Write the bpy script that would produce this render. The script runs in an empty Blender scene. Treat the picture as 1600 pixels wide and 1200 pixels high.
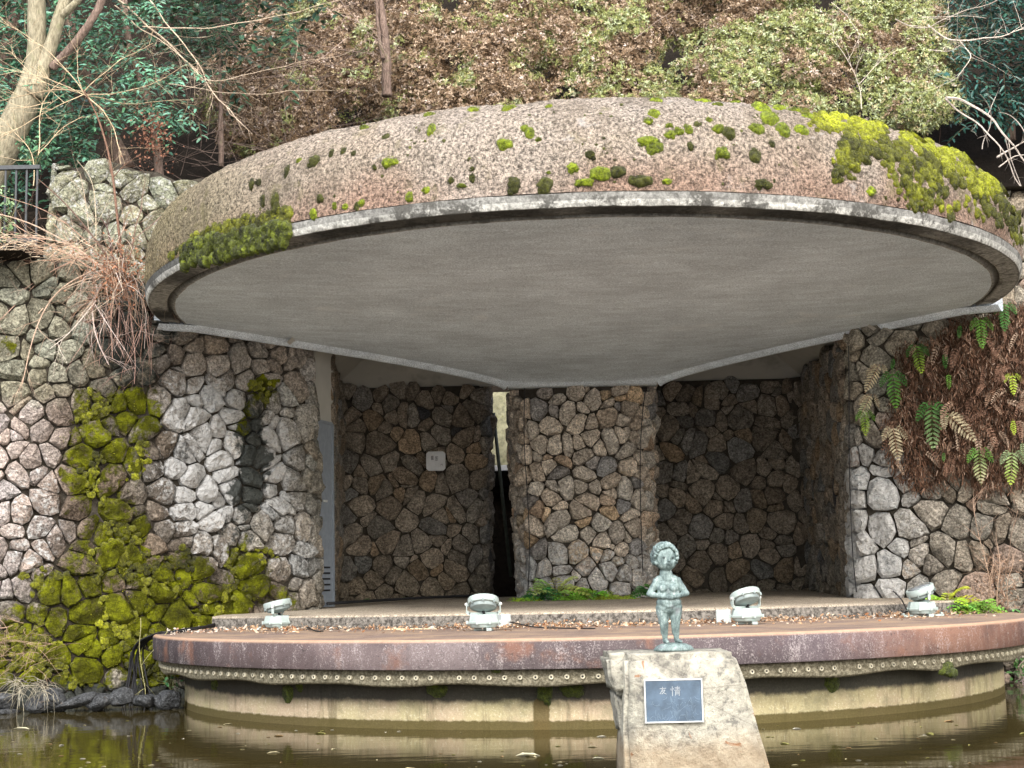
import bpy, bmesh, math, random
import numpy as np
from mathutils import Vector, Matrix, noise
from mathutils.bvhtree import BVHTree

random.seed(7)
rng = np.random.default_rng(7)
S = bpy.context.scene
COL = S.collection

# ------------------------------------------------------------------ camera, sky, sun, exposure
FP, PITCH, ROLL = 2311.0, math.radians(7.617), math.radians(1.2946)
CAM = Vector((-0.818, -17.48, 0.476))
cd = bpy.data.cameras.new('camera'); cam = bpy.data.objects.new('camera', cd); COL.objects.link(cam)
cd.sensor_width = 36.0; cd.lens = 36.0 * FP / 1600.0; cd.clip_start = 0.1; cd.clip_end = 1500
cam.matrix_world = Matrix.Translation(CAM) @ Matrix.Rotation(math.pi / 2 + PITCH, 4, 'X') @ Matrix.Rotation(-ROLL, 4, 'Z')
S.camera = cam
SUN_EL, SUN_AZ = 40.0, -24.0     # elevation; azimuth off the viewing axis (negative: from the left, behind the camera)
W = bpy.data.worlds.new('World'); S.world = W; W.use_nodes = True
wn = W.node_tree.nodes; wl = W.node_tree.links
sky = wn.new('ShaderNodeTexSky'); sky.sky_type = 'NISHITA'; sky.sun_disc = False
sky.sun_elevation = math.radians(SUN_EL); sky.sun_rotation = math.radians(180 + SUN_AZ)
sky.air_density = 1.0; sky.dust_density = 4.0; sky.ozone_density = 1.0
hs = wn.new('ShaderNodeHueSaturation'); hs.inputs['Saturation'].default_value = 0.55
wl.new(sky.outputs[0], hs.inputs['Color']); wl.new(hs.outputs[0], wn['Background'].inputs['Color'])
wn['Background'].inputs['Strength'].default_value = 0.13
sd = bpy.data.lights.new('sun', 'SUN'); sd.energy = 1.5; sd.angle = math.radians(14); sd.color = (1.0, 0.97, 0.94)
sun = bpy.data.objects.new('sun', sd); COL.objects.link(sun)
az = math.radians(SUN_AZ); el = math.radians(SUN_EL)
sdir = Vector((math.sin(az) * math.cos(el), -math.cos(az) * math.cos(el), math.sin(el)))
sun.rotation_euler = sdir.to_track_quat('Z', 'Y').to_euler()
S.view_settings.view_transform = 'Standard'; S.view_settings.look = 'None'
S.view_settings.exposure = 1.36; S.view_settings.gamma = 1.0; S.view_settings.use_curve_mapping = False
S.render.engine = 'CYCLES'
S.cycles.max_bounces = 7; S.cycles.diffuse_bounces = 4; S.cycles.glossy_bounces = 3; S.cycles.transmission_bounces = 3
S.cycles.caustics_reflective = True; S.cycles.sample_clamp_indirect = 6.0; S.cycles.caustics_refractive = False

# ------------------------------------------------------------------ photo measuring helpers (a photo point at a known depth -> a place in the world)
_cr, _sr, _cp, _sp = math.cos(ROLL), math.sin(ROLL), math.cos(PITCH), math.sin(PITCH)
def ray(x, y):
    u, v = x - 800.0, y - 600.0
    u0 = u * _cr - v * _sr; v0 = u * _sr + v * _cr
    up = -v0 / FP
    return Vector((u0 / FP, _cp - up * _sp, _sp + up * _cp))
def at(x, y, Y):
    d = ray(x, y)
    return CAM + d * ((Y - CAM.y) / d.y)
def atz(x, y, Z):
    d = ray(x, y)
    return CAM + d * ((Z - CAM.z) / d.z)
def px(P):
    d = Vector(P) - CAM
    dep = d.y * _cp + d.z * _sp; up = -d.y * _sp + d.z * _cp
    u = d.x / dep * FP; v = -up / dep * FP
    return 800 + u * _cr + v * _sr, 600 - u * _sr + v * _cr

# ------------------------------------------------------------------ object helpers
def tag(o, label=None, cat=None, group=None, kind=None):
    if label: o['label'] = label
    if cat: o['category'] = cat
    if group: o['group'] = group
    if kind: o['kind'] = kind
    return o
def empty(name, loc, label, cat, group=None, kind=None):
    o = bpy.data.objects.new(name, None); COL.objects.link(o); o.location = loc
    o.empty_display_size = 0.1
    return tag(o, label, cat, group, kind)
def link(name, me, mat=None, parent=None, loc=None, rot=None):
    o = bpy.data.objects.new(name, me); COL.objects.link(o)
    if mat is not None and len(me.materials) == 0: me.materials.append(mat)
    if parent is not None:
        o.parent = parent
        if loc is None:
            o.location = -Vector(parent.location)      # mesh given in world coordinates
            root = parent
            while root.parent is not None:
                root = root.parent; o.location -= Vector(root.location)
        else: o.location = loc
    elif loc is not None: o.location = loc
    if rot is not None: o.rotation_euler = rot
    return o
def pymesh(name, verts, faces, smooth=True, cols=None, aux=None):
    me = bpy.data.meshes.new(name); me.from_pydata([tuple(v) for v in verts], [], faces); me.update()
    if smooth: me.polygons.foreach_set('use_smooth', [True] * len(me.polygons))
    if cols is not None:
        a = me.color_attributes.new('col', 'FLOAT_COLOR', 'POINT'); a.data.foreach_set('color', np.asarray(cols, np.float32).ravel())
    if aux is not None:
        a = me.color_attributes.new('aux', 'FLOAT_COLOR', 'POINT'); a.data.foreach_set('color', np.asarray(aux, np.float32).ravel())
    return me
def npmesh(name, V, F, cols=None, smooth=False):
    """V (n,3) array; F (m,k) int array of equal-sided faces"""
    me = bpy.data.meshes.new(name); k = F.shape[1]
    me.vertices.add(len(V)); me.vertices.foreach_set('co', V.astype(np.float32).ravel())
    me.loops.add(F.size); me.loops.foreach_set('vertex_index', F.astype(np.int32).ravel())
    me.polygons.add(len(F)); me.polygons.foreach_set('loop_start', np.arange(0, F.size, k, dtype=np.int32))
    me.polygons.foreach_set('loop_total', np.full(len(F), k, dtype=np.int32))
    me.update(calc_edges=True)
    if smooth: me.polygons.foreach_set('use_smooth', np.ones(len(F), dtype=bool))
    if cols is not None:
        a = me.color_attributes.new('col', 'FLOAT_COLOR', 'POINT'); a.data.foreach_set('color', cols.astype(np.float32).ravel())
    return me
def grid_faces(nu, nv, off=0, closed_u=False):
    f = []
    for i in range(nu - (0 if closed_u else 1)):
        for j in range(nv - 1):
            a = off + i * nv + j; b = off + ((i + 1) % nu) * nv + j
            f.append((a, b, b + 1, a + 1))
    return f
class MB:
    """collects simple shapes into one mesh"""
    def __init__(s): s.v = []; s.f = []; s.c = []
    def add(s, vs, fs, c=None):
        o = len(s.v); s.v += [Vector(v) for v in vs]; s.f += [tuple(i + o for i in f) for f in fs]
        s.c += [c or (1, 1, 1, 1)] * len(vs)
    def box(s, c, d, M=None, b=0.0):
        hx, hy, hz = d[0] / 2, d[1] / 2, d[2] / 2
        if b <= 0:
            vs = [Vector((x * hx, y * hy, z * hz)) for x in (-1, 1) for y in (-1, 1) for z in (-1, 1)]
            fs = [(0, 1, 3, 2), (4, 6, 7, 5), (0, 4, 5, 1), (2, 3, 7, 6), (0, 2, 6, 4), (1, 5, 7, 3)]
        else:
            bm = bmesh.new(); bmesh.ops.create_cube(bm, size=1)
            for v in bm.verts: v.co = Vector((v.co.x * d[0], v.co.y * d[1], v.co.z * d[2]))
            bmesh.ops.bevel(bm, geom=bm.edges[:], offset=b, segments=2, affect='EDGES', profile=0.5)
            bm.verts.ensure_lookup_table(); vs = [v.co.copy() for v in bm.verts]; fs = [tuple(v.index for v in f.verts) for f in bm.faces]; bm.free()
        if M is not None: vs = [M @ v for v in vs]
        s.add([v + Vector(c) for v in vs], fs)
    def tube(s, pts, rad, n=6, cap=True, c=None):
        pts = [Vector(p) for p in pts]
        if not hasattr(rad, '__len__'): rad = [rad] * len(pts)
        vs = []; prev = None
        for i, p in enumerate(pts):
            t = (pts[min(i + 1, len(pts) - 1)] - pts[max(i - 1, 0)])
            t = t.normalized() if t.length > 1e-9 else Vector((0, 0, 1))
            if prev is None:
                a = t.cross(Vector((0, 0, 1)))
                if a.length < .1: a = t.cross(Vector((0, 1, 0)))
            else: a = prev - t * prev.dot(t)
            a = a.normalized(); prev = a; b = t.cross(a)
            for k in range(n):
                an = 2 * math.pi * k / n; vs.append(p + (a * math.cos(an) + b * math.sin(an)) * rad[i])
        fs = []
        for i in range(len(pts) - 1):
            for k in range(n):
                k2 = (k + 1) % n; fs.append((i * n + k, i * n + k2, (i + 1) * n + k2, (i + 1) * n + k))
        if cap and n > 2: fs.append(tuple(range(n))[::-1]); fs.append(tuple((len(pts) - 1) * n + k for k in range(n)))
        s.add(vs, fs, c)
    def lathe(s, prof, n=24, M=None, caps=True):
        vs = []; 
        for r, z in prof:
            for k in range(n):
                a = 2 * math.pi * k / n; vs.append(Vector((r * math.cos(a), r * math.sin(a), z)))
        fs = []
        for i in range(len(prof) - 1):
            for k in range(n):
                k2 = (k + 1) % n; fs.append((i * n + k, i * n + k2, (i + 1) * n + k2, (i + 1) * n + k))
        if caps: fs.append(tuple(range(n))[::-1]); fs.append(tuple((len(prof) - 1) * n + k for k in range(n)))
        if M is not None: vs = [M @ v for v in vs]
        s.add(vs, fs)
    def mesh(s, name, smooth=False, cols=False):
        me = pymesh(name, s.v, s.f, smooth, s.c if cols else None)
        return me
    def build(s, name, mat, parent=None, loc=None, rot=None, smooth=False, cols=False, auto=None):
        me = s.mesh(name, smooth, cols)
        if auto:
            me.polygons.foreach_set('use_smooth', [True] * len(me.polygons))
            try: me.set_sharp_from_angle(angle=math.radians(auto))
            except Exception: pass
        return link(name, me, mat, parent, loc, rot)
def nz(p, s=1.0): return noise.noise(Vector(p) * s)
def fbm(p, s=1.0, o=4):
    p = Vector(p) * s; a = 1.0; t = 0
    for _ in range(o): t += a * noise.noise(p); p = p * 2.03 + Vector((3.1, 1.7, 5.3)); a *= .5
    return t

# ------------------------------------------------------------------ material helpers
class NT:
    def __init__(s, name, rough=0.9, spec=0.2):
        s.m = bpy.data.materials.new(name); s.m.use_nodes = True; s.t = s.m.node_tree; s.n = s.t.nodes; s.l = s.t.links
        s.p = s.n['Principled BSDF']; s.p.inputs['Roughness'].default_value = rough; s.p.inputs['Specular IOR Level'].default_value = spec
        s.geo = s.n.new('ShaderNodeNewGeometry'); s.pos = s.geo.outputs['Position']
    def noise(s, scale, detail=4, rough=.6, vec=None, dist=0.0, out='Fac'):
        n = s.n.new('ShaderNodeTexNoise'); n.inputs['Scale'].default_value = scale; n.inputs['Detail'].default_value = detail
        n.inputs['Roughness'].default_value = rough; n.inputs['Distortion'].default_value = dist
        s.l.new(vec or s.pos, n.inputs['Vector']); return n.outputs[out]
    def voro(s, scale, vec=None, feat='F1', out='Distance', rnd=1.0):
        n = s.n.new('ShaderNodeTexVoronoi'); n.feature = feat; n.inputs['Scale'].default_value = scale; n.inputs['Randomness'].default_value = rnd
        s.l.new(vec or s.pos, n.inputs['Vector']); return n.outputs[out]
    def scalev(s, x, y, z, vec=None):
        n = s.n.new('ShaderNodeMapping'); n.inputs['Scale'].default_value = (x, y, z); s.l.new(vec or s.pos, n.inputs['Vector']); return n.outputs[0]
    def math(s, op, a, b=None, c=None, clamp=False):
        n = s.n.new('ShaderNodeMath'); n.operation = op; n.use_clamp = clamp
        for i, q in enumerate((a, b, c)):
            if q is None: continue
            if isinstance(q, (int, float)): n.inputs[i].default_value = q
            else: s.l.new(q, n.inputs[i])
        return n.outputs[0]
    def ramp(s, fac, lo, hi, a=0.0, b=1.0):
        n = s.n.new('ShaderNodeMapRange'); n.interpolation_type = 'SMOOTHSTEP'
        n.inputs['From Min'].default_value = lo; n.inputs['From Max'].default_value = hi
        n.inputs['To Min'].default_value = a; n.inputs['To Max'].default_value = b
        s.l.new(fac, n.inputs['Value']); return n.outputs[0]
    def cramp(s, fac, stops):
        n = s.n.new('ShaderNodeValToRGB'); e = n.color_ramp.elements
        while len(e) < len(stops): e.new(.5)
        for i, (p, c) in enumerate(stops): e[i].position = p; e[i].color = (*c, 1)
        s.l.new(fac, n.inputs[0]); return n.outputs[0]
    def mix(s, fac, a, b, mode='MIX'):
        n = s.n.new('ShaderNodeMix'); n.data_type = 'RGBA'; n.blend_type = mode
        for i, q in ((0, fac), (6, a), (7, b)):
            if isinstance(q, (int, float)): n.inputs[i].default_value = q
            elif isinstance(q, tuple): n.inputs[i].default_value = (*q, 1) if len(q) == 3 else q
            else: s.l.new(q, n.inputs[i])
        return n.outputs[2]
    def gray(s, f):
        n = s.n.new('ShaderNodeCombineColor'); [s.l.new(f, n.inputs[i]) for i in range(3)]; return n.outputs[0]
    def attr(s, name):
        n = s.n.new('ShaderNodeAttribute'); n.attribute_name = name; return n.outputs['Color'], n.outputs['Alpha']
    def sep(s, c):
        n = s.n.new('ShaderNodeSeparateColor'); s.l.new(c, n.inputs[0]); return n.outputs
    def xyz(s, v=None):
        n = s.n.new('ShaderNodeSeparateXYZ'); s.l.new(v or s.pos, n.inputs[0]); return n.outputs
    def color(s, c):
        if isinstance(c, tuple): s.p.inputs['Base Color'].default_value = (*c, 1)
        else: s.l.new(c, s.p.inputs['Base Color'])
    def bump(s, h, strength=.5, dist=.02, prev=None):
        n = s.n.new('ShaderNodeBump'); n.inputs['Strength'].default_value = strength; n.inputs['Distance'].default_value = dist
        s.l.new(h, n.inputs['Height'])
        if prev is not None: s.l.new(prev, n.inputs['Normal'])
        s.l.new(n.outputs[0], s.p.inputs['Normal']); return n.outputs[0]

MOSS = [(0.0, (.012, .018, .003)), (.35, (.05, .065, .004)), (.6, (.15, .17, .006)), (.85, (.34, .36, .012)), (1.0, (.46, .46, .03))]
def mat_stone():
    t = NT('rubble_stone', .93, .12)
    c, a = t.attr('col'); aux, _ = t.attr('aux'); ax = t.sep(aux)
    n1 = t.noise(7, 5, .65); n2 = t.noise(38, 5, .7); n3 = t.noise(140, 3, .7)
    var = t.math('MULTIPLY', t.ramp(n1, .25, .75, .68, 1.3), t.ramp(n2, .34, .68, .5, 1.45))
    var = t.math('MULTIPLY', var, t.ramp(n3, .3, .7, .68, 1.32))
    base = t.mix(1.0, c, t.gray(var), 'MULTIPLY')
    # rusty warm flecks
    base = t.mix(t.ramp(t.noise(13, 4, .6, dist=.6), .62, .74, 0, .30), base, (.27, .18, .11))
    # pale lichen
    w = t.math('ADD', t.noise(16, 6, .72), t.math('MULTIPLY', ax[0], .5))
    base = t.mix(t.ramp(w, .74, .92, 0, .92), base, t.mix(n2, (.42, .42, .41), (.80, .80, .78)))
    pit = t.ramp(t.voro(46), .0, .30, 0, 1)
    base = t.mix(t.ramp(n3, .66, .74, 0, .55), base, (.05, .045, .04))
    # black wet streaks, and the painted shade by the canopy corner
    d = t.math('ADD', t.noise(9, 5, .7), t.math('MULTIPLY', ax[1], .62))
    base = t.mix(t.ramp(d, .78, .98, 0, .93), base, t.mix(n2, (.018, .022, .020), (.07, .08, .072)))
    # moss
    mm = t.math('ADD', t.noise(11, 6, .7), t.math('MULTIPLY', a, .75))
    mf = t.ramp(mm, .90, 1.12, 0, 1)
    mc = t.cramp(t.math('ADD', t.math('MULTIPLY', t.noise(4.0, 4, .65), .95), t.math('MULTIPLY', t.noise(60, 4, .7), .38)), 
                 [(.40, (.03, .028, .006)), (.53, (.065, .066, .008)), (.66, (.13, .14, .008)), (.80, (.28, .31, .012)), (.95, (.44, .46, .03))])
    base = t.mix(mf, base, mc)
    t.color(base)
    h = t.math('ADD', t.math('MULTIPLY', n1, .7), t.math('MULTIPLY', n2, .55)); h = t.math('ADD', h, t.math('MULTIPLY', n3, .2))
    h = t.math('ADD', h, t.math('MULTIPLY', pit, .10))
    wv = t.n.new('ShaderNodeVectorMath'); wv.operation = 'ADD'; t.l.new(t.pos, wv.inputs[0]); sc_ = t.n.new('ShaderNodeVectorMath'); sc_.operation = 'SCALE'; sc_.inputs['Scale'].default_value = .06; t.l.new(t.noise(9, 3, .6, out='Color'), sc_.inputs[0]); t.l.new(sc_.outputs[0], wv.inputs[1])
    h = t.math('ADD', h, t.math('MULTIPLY', t.voro(13, wv.outputs[0]), .85)); h = t.math('ADD', h, t.math('MULTIPLY', t.ramp(t.voro(8, wv.outputs[0], 'DISTANCE_TO_EDGE'), 0, .05), .22))
    h = t.math('ADD', h, t.math('MULTIPLY', t.math('MULTIPLY', mf, t.noise(55, 4, .8)), .9))
    t.bump(h, 1.0, .055)
    return t.m
def mat_mortar():
    t = NT('dark_mortar', .95, .1); t.color(t.mix(t.noise(20, 4), (.018, .015, .012), (.10, .088, .07))); t.bump(t.noise(40, 4), .8, .03); return t.m
def mat_moss():
    t = NT('moss', .95, .05)
    c, _ = t.attr('col')
    v = t.math('MULTIPLY', t.ramp(t.noise(30, 4, .7), .28, .74, .4, 1.6), t.ramp(t.noise(160, 3, .7), .3, .7, .55, 1.45))
    t.color(t.mix(1.0, c, t.gray(v), 'MULTIPLY')); t.bump(t.noise(120, 3, .7), 1, .03)
    t.p.inputs['Sheen Weight'].default_value = .15
    return t.m
def mat_leaf(name, trans=.25, rough=.55, spec=.3):
    t = NT(name, rough, spec); c, _ = t.attr('col')
    v = t.ramp(t.noise(40, 3, .6), .3, .7, .7, 1.3)
    cc = t.mix(1.0, c, t.gray(v), 'MULTIPLY'); t.color(cc)
    if trans > 0:
        tr = t.n.new('ShaderNodeBsdfTranslucent'); t.l.new(cc, tr.inputs['Color'])
        mx = t.n.new('ShaderNodeMixShader'); mx.inputs[0].default_value = trans
        t.l.new(t.p.outputs[0], mx.inputs[1]); t.l.new(tr.outputs[0], mx.inputs[2])
        t.l.new(mx.outputs[0], t.n['Material Output'].inputs['Surface'])
    return t.m
def mat_bark(name, a, b):
    t = NT(name, .9, .15); v = t.scalev(1, 1, .25); n = t.noise(30, 5, .7, v)
    base = t.mix(t.ramp(n, .3, .7), a, b)
    base = t.mix(t.ramp(t.noise(6, 4, .6), .55, .7, 0, .5), base, (.16, .17, .08))
    t.color(base); t.bump(n, .9, .03); return t.m
def mat_plain(name, c, rough=.6, spec=.4, var=.25, metal=0.0, dirt=None):
    t = NT(name, rough, spec); n = t.noise(14, 5, .65)
    base = t.mix(1.0, c, t.gray(t.ramp(n, .3, .7, 1 - var, 1 + var * .6)), 'MULTIPLY')
    if dirt: base = t.mix(t.ramp(t.noise(9, 6, .75), .55, .75, 0, .8), base, dirt)
    t.color(base); t.p.inputs['Metallic'].default_value = metal; return t.m
def mat_rim():
    """rusty purple-brown stage edge: position along the stage gives its own stains"""
    t = NT('stained_edge_concrete', .85, .2); x = t.xyz()
    n = t.noise(70, 5, .8); big = t.noise(1.7, 4, .6); streak = t.noise(7, 6, .8, t.scalev(1, 1, .35))
    base = t.cramp(t.math('ADD', t.math('MULTIPLY', x[0], .09), .5),
        [(.02, (.030, .028, .032)), (.10, (.045, .036, .042)), (.22, (.15, .11, .108)), (.38, (.19, .155, .155)), (.52, (.10, .08, .082)),
         (.66, (.15, .12, .13)), (.77, (.25, .14, .10)), (.90, (.13, .070, .052))])
    base = t.mix(t.ramp(big, .4, .65, 0, .5), base, (.055, .042, .045))
    base = t.mix(t.ramp(t.math('ADD', t.math('MULTIPLY', n, .7), t.math('MULTIPLY', streak, .5)), .60, .78, 0, .85), base, (.48, .43, .42))
    base = t.mix(t.ramp(t.noise(3, 4, .6), .55, .72, 0, .6), base, (.25, .12, .075))
    base = t.mix(t.ramp(t.noise(26, 6, .85), .55, .66, 0, .7), base, (.04, .034, .036))
    base = t.mix(t.ramp(t.noise(85, 3, .8, t.scalev(1, 1, 1)), .36, .28, 0, .7), base, (.55, .50, .48))
    # warm worn top edge
    top = t.ramp(x[2], -.035, -.008); 
    base = t.mix(t.math('MULTIPLY', top, .85), base, t.mix(t.noise(25, 5, .7), (.40, .22, .13), (.62, .45, .32)))
    t.color(base); t.bump(n, .6, .02); return t.m
def mat_deck():
    t = NT('deck_concrete', .9, .15); x = t.xyz()
    base = t.mix(t.ramp(t.noise(1.6, 5, .65), .35, .65), (.33, .24, .17), (.20, .15, .13))
    base = t.mix(t.ramp(t.noise(6, 5, .7), .5, .7, 0, .7), base, (.13, .08, .06))
    base = t.mix(t.ramp(t.noise(60, 4, .75), .55, .68, 0, .6), base, (.55, .47, .38))
    t.color(base); t.bump(t.noise(60, 4), .5, .01); return t.m
def mat_tier():
    t = NT('exposed_aggregate', .9, .15); x = t.xyz()
    g = t.voro(75, out='Color'); gs = t.sep(g)[0]
    base = t.mix(gs, (.20, .16, .12), (.62, .54, .42))
    base = t.mix(t.ramp(t.noise(2.5, 4, .6), .45, .7, 0, .55), base, (.22, .19, .16))
    side = t.ramp(t.sep(t.geo.outputs['Normal'])[2], .3, .6)   # upright faces darker than the top
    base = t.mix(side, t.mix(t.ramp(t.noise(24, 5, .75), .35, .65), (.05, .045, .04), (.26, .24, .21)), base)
    t.color(base); t.bump(gs, .6, .012); return t.m
def mat_base():
    """stained cylinder wall under the stage"""
    t = NT('stained_base_concrete', .85, .2); x = t.xyz(); n = t.noise(55, 5, .8); w = t.noise(5, 5, .7)
    base = t.mix(t.ramp(t.noise(1.1, 4, .6), .4, .62), (.44, .385, .22), (.46, .36, .25))
    base = t.mix(t.ramp(n, .52, .72, 0, .8), base, (.80, .77, .58))
    base = t.mix(t.ramp(n, .44, .30, 0, .6), base, (.26, .22, .13))
    base = t.mix(t.ramp(t.noise(7, 5, .75, t.scalev(1, 1, .14)), .52, .68, 0, .65), base, (.13, .11, .06)); base = t.mix(t.ramp(t.noise(2.3, 6, .8), .50, .66, 0, .55), base, (.20, .19, .11))
    base = t.mix(t.ramp(t.noise(9, 4, .7, t.scalev(1, 1, .1)), .70, .76, 0, .8), base, (.75, .73, .62))
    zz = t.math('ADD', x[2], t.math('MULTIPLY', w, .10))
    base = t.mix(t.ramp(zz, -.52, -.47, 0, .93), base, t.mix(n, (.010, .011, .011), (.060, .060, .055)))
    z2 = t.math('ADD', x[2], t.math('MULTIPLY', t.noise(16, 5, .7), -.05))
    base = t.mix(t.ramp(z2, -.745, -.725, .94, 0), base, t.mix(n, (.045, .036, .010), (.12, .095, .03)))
    # the brown tongue of algae that hangs down the middle
    ax_ = t.math('ABSOLUTE', t.math('ADD', x[0], .63)); ax_ = t.math('ADD', ax_, t.math('MULTIPLY', t.noise(30, 4, .7), .05))
    ax_ = t.math('ADD', ax_, t.ramp(x[2], -.56, -.47, 0, .1))
    base = t.mix(t.ramp(ax_, .085, .105, .92, 0), base, t.mix(n, (.06, .042, .014), (.16, .12, .045)))
    t.color(base); t.bump(n, .5, .02); return t.m
def mat_band():
    t = NT('pipe_band_concrete', .9, .15); n = t.noise(35, 5, .75)
    base = t.mix(t.ramp(n, .4, .66), (.14, .125, .085), (.38, .345, .25)); base = t.mix(t.ramp(t.noise(90, 3, .8), .6, .7, 0, .7), base, (.03, .03, .02))
    t.color(base); t.bump(n, .7, .02); return t.m
def mat_dome():
    t = NT('weathered_shell_concrete', .95, .1); c, _ = t.attr('col')
    n = t.noise(34, 6, .78); n2 = t.noise(110, 3, .75)
    v = t.math('MULTIPLY', t.ramp(n, .36, .64, .22, 1.6), t.ramp(n2, .3, .7, .6, 1.4))
    base = t.mix(1.0, c, t.gray(v), 'MULTIPLY')
    base = t.mix(t.ramp(t.noise(19, 5, .78, dist=.5), .57, .66, 0, .85), base, (.06, .048, .036))
    base = t.mix(t.ramp(t.noise(60, 5, .8), .59, .70, 0, .7), base, (.74, .70, .66))
    base = t.mix(t.ramp(t.noise(1.5, 6, .75, t.scalev(1, 1, .45)), .50, .68, 0, .62), base, t.mix(n, (.085, .070, .052), (.30, .25, .19)))
    base = t.mix(t.ramp(t.noise(1.9, 5, .7, dist=.4), .62, .72, 0, .7), base, t.mix(n, (.34, .32, .31), (.78, .76, .73)))
    base = t.mix(t.ramp(t.noise(3.2, 5, .7), .57, .7, 0, .55), base, t.mix(n, (.14, .13, .055), (.34, .30, .16)))
    t.color(base); t.bump(t.math('ADD', n, t.math('MULTIPLY', n2, .35)), 1.0, .05); return t.m
def mat_lip():
    t = NT('shell_lip_concrete', .85, .2); c, _ = t.attr('col'); n = t.noise(22, 5, .7, t.scalev(1, 1, 1)); n2 = t.noise(90, 3, .8)
    base = t.mix(1.0, c, t.gray(t.math('MULTIPLY', t.ramp(n, .3, .7, .5, 1.35), t.ramp(n2, .3, .7, .75, 1.25))), 'MULTIPLY')
    base = t.mix(t.ramp(t.noise(2.6, 6, .78), .52, .60, 0, .88), base, t.mix(n2, (.03, .03, .028), (.14, .135, .12)))
    t.color(base); t.bump(n, .6, .02); return t.m
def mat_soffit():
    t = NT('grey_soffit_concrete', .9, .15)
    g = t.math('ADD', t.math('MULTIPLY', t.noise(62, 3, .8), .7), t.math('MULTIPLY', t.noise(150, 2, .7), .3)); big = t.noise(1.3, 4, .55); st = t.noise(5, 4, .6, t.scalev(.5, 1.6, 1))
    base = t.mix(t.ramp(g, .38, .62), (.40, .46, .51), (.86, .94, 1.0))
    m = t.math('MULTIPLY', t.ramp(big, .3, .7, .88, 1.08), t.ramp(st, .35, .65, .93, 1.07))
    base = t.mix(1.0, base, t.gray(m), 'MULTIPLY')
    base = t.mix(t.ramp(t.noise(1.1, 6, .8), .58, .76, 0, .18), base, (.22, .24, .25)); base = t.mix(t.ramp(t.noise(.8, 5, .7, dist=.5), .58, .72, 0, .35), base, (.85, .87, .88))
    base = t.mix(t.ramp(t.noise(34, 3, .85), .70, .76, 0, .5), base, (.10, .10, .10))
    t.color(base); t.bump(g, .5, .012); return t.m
def mat_alcove():
    t = NT('smooth_ceiling_concrete', .8, .2); n = t.noise(4, 5, .6)
    base = t.mix(n, (.46, .46, .42), (.60, .59, .54)); base = t.mix(t.ramp(t.noise(45, 3, .8), .70, .75, 0, .7), base, (.06, .05, .04))
    base = t.mix(t.ramp(t.noise(1.5, 4, .7), .55, .75, 0, .5), base, (.18, .18, .14))
    t.color(base); t.bump(t.noise(50, 3), .2, .01); return t.m
def mat_water():
    t = NT('murky_pond_water', .035, .5); t.p.inputs['IOR'].default_value = 1.333
    n = t.noise(.8, 4, .6); t.color(t.mix(n, (.026, .021, .007), (.060, .046, .015)))
    h = t.math('ADD', t.noise(2.2, 3, .5, t.scalev(1, 2.2, 1)), t.math('MULTIPLY', t.noise(9, 2, .5, t.scalev(.6, 2.2, 1)), .12))
    t.bump(h, .10, .02); return t.m
def mat_soil():
    t = NT('dark_soil', .95, .1); t.color(t.mix(t.noise(3, 6, .75), (.006, .005, .004), (.035, .027, .02))); t.bump(t.noise(12, 5, .7), 1, .1); return t.m
def mat_pedestal():
    t = NT('lichen_block_stone', .9, .15); n = t.noise(14, 6, .72); n2 = t.noise(75, 4, .8); x = t.xyz()
    base = t.mix(t.ramp(t.noise(3.5, 5, .6), .35, .65), (.34, .325, .27), (.46, .44, .37))
    base = t.mix(t.ramp(n, .50, .66, 0, .8), base, (.63, .61, .50))
    base = t.mix(t.ramp(n, .48, .38, 0, .8), base, (.16, .155, .14))
    base = t.mix(t.ramp(n2, .58, .70, 0, .6), base, (.13, .12, .10)); base = t.mix(t.ramp(n2, .38, .30, 0, .6), base, (.75, .74, .66))
    base = t.mix(t.ramp(t.noise(2.6, 6, .75), .50, .66, 0, .6), base, (.15, .14, .12)); cr = t.voro(2.1, feat='DISTANCE_TO_EDGE'); base = t.mix(t.ramp(cr, 0, .010, .30, 0), base, (.08, .07, .06))
    lo = t.math('ADD', x[2], t.math('MULTIPLY', t.noise(4, 4, .6), .25))
    base = t.mix(t.ramp(lo, -.50, -.30, .7, 0), base, t.mix(n, (.30, .21, .12), (.46, .37, .25)))
    base = t.mix(t.ramp(t.noise(8, 4, .6, dist=1), .66, .72, 0, .8), base, (.32, .15, .07))
    base = t.mix(t.ramp(t.noise(13, 3, .6, t.scalev(1, 1, .5)), .74, .78, 0, .95), base, (.88, .88, .85))
    t.color(base); t.bump(t.math('ADD', n, t.math('MULTIPLY', n2, .4)), .9, .03); return t.m
def mat_patina():
    t = NT('verdigris_bronze', .55, .4); n = t.noise(26, 5, .7, t.scalev(1, 1, .45)); n2 = t.noise(120, 4, .75)
    base = t.cramp(n, [(.32, (.055, .075, .075)), (.45, (.13, .18, .175)), (.57, (.23, .30, .29)), (.70, (.43, .49, .475))])
    base = t.mix(t.ramp(n2, .52, .64, 0, .7), base, (.08, .11, .11)); base = t.mix(t.ramp(t.noise(9, 4), .58, .7, 0, .5), base, (.26, .27, .29))
    t.color(base); t.bump(n2, .3, .004); t.p.inputs['Metallic'].default_value = .1; return t.m

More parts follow.
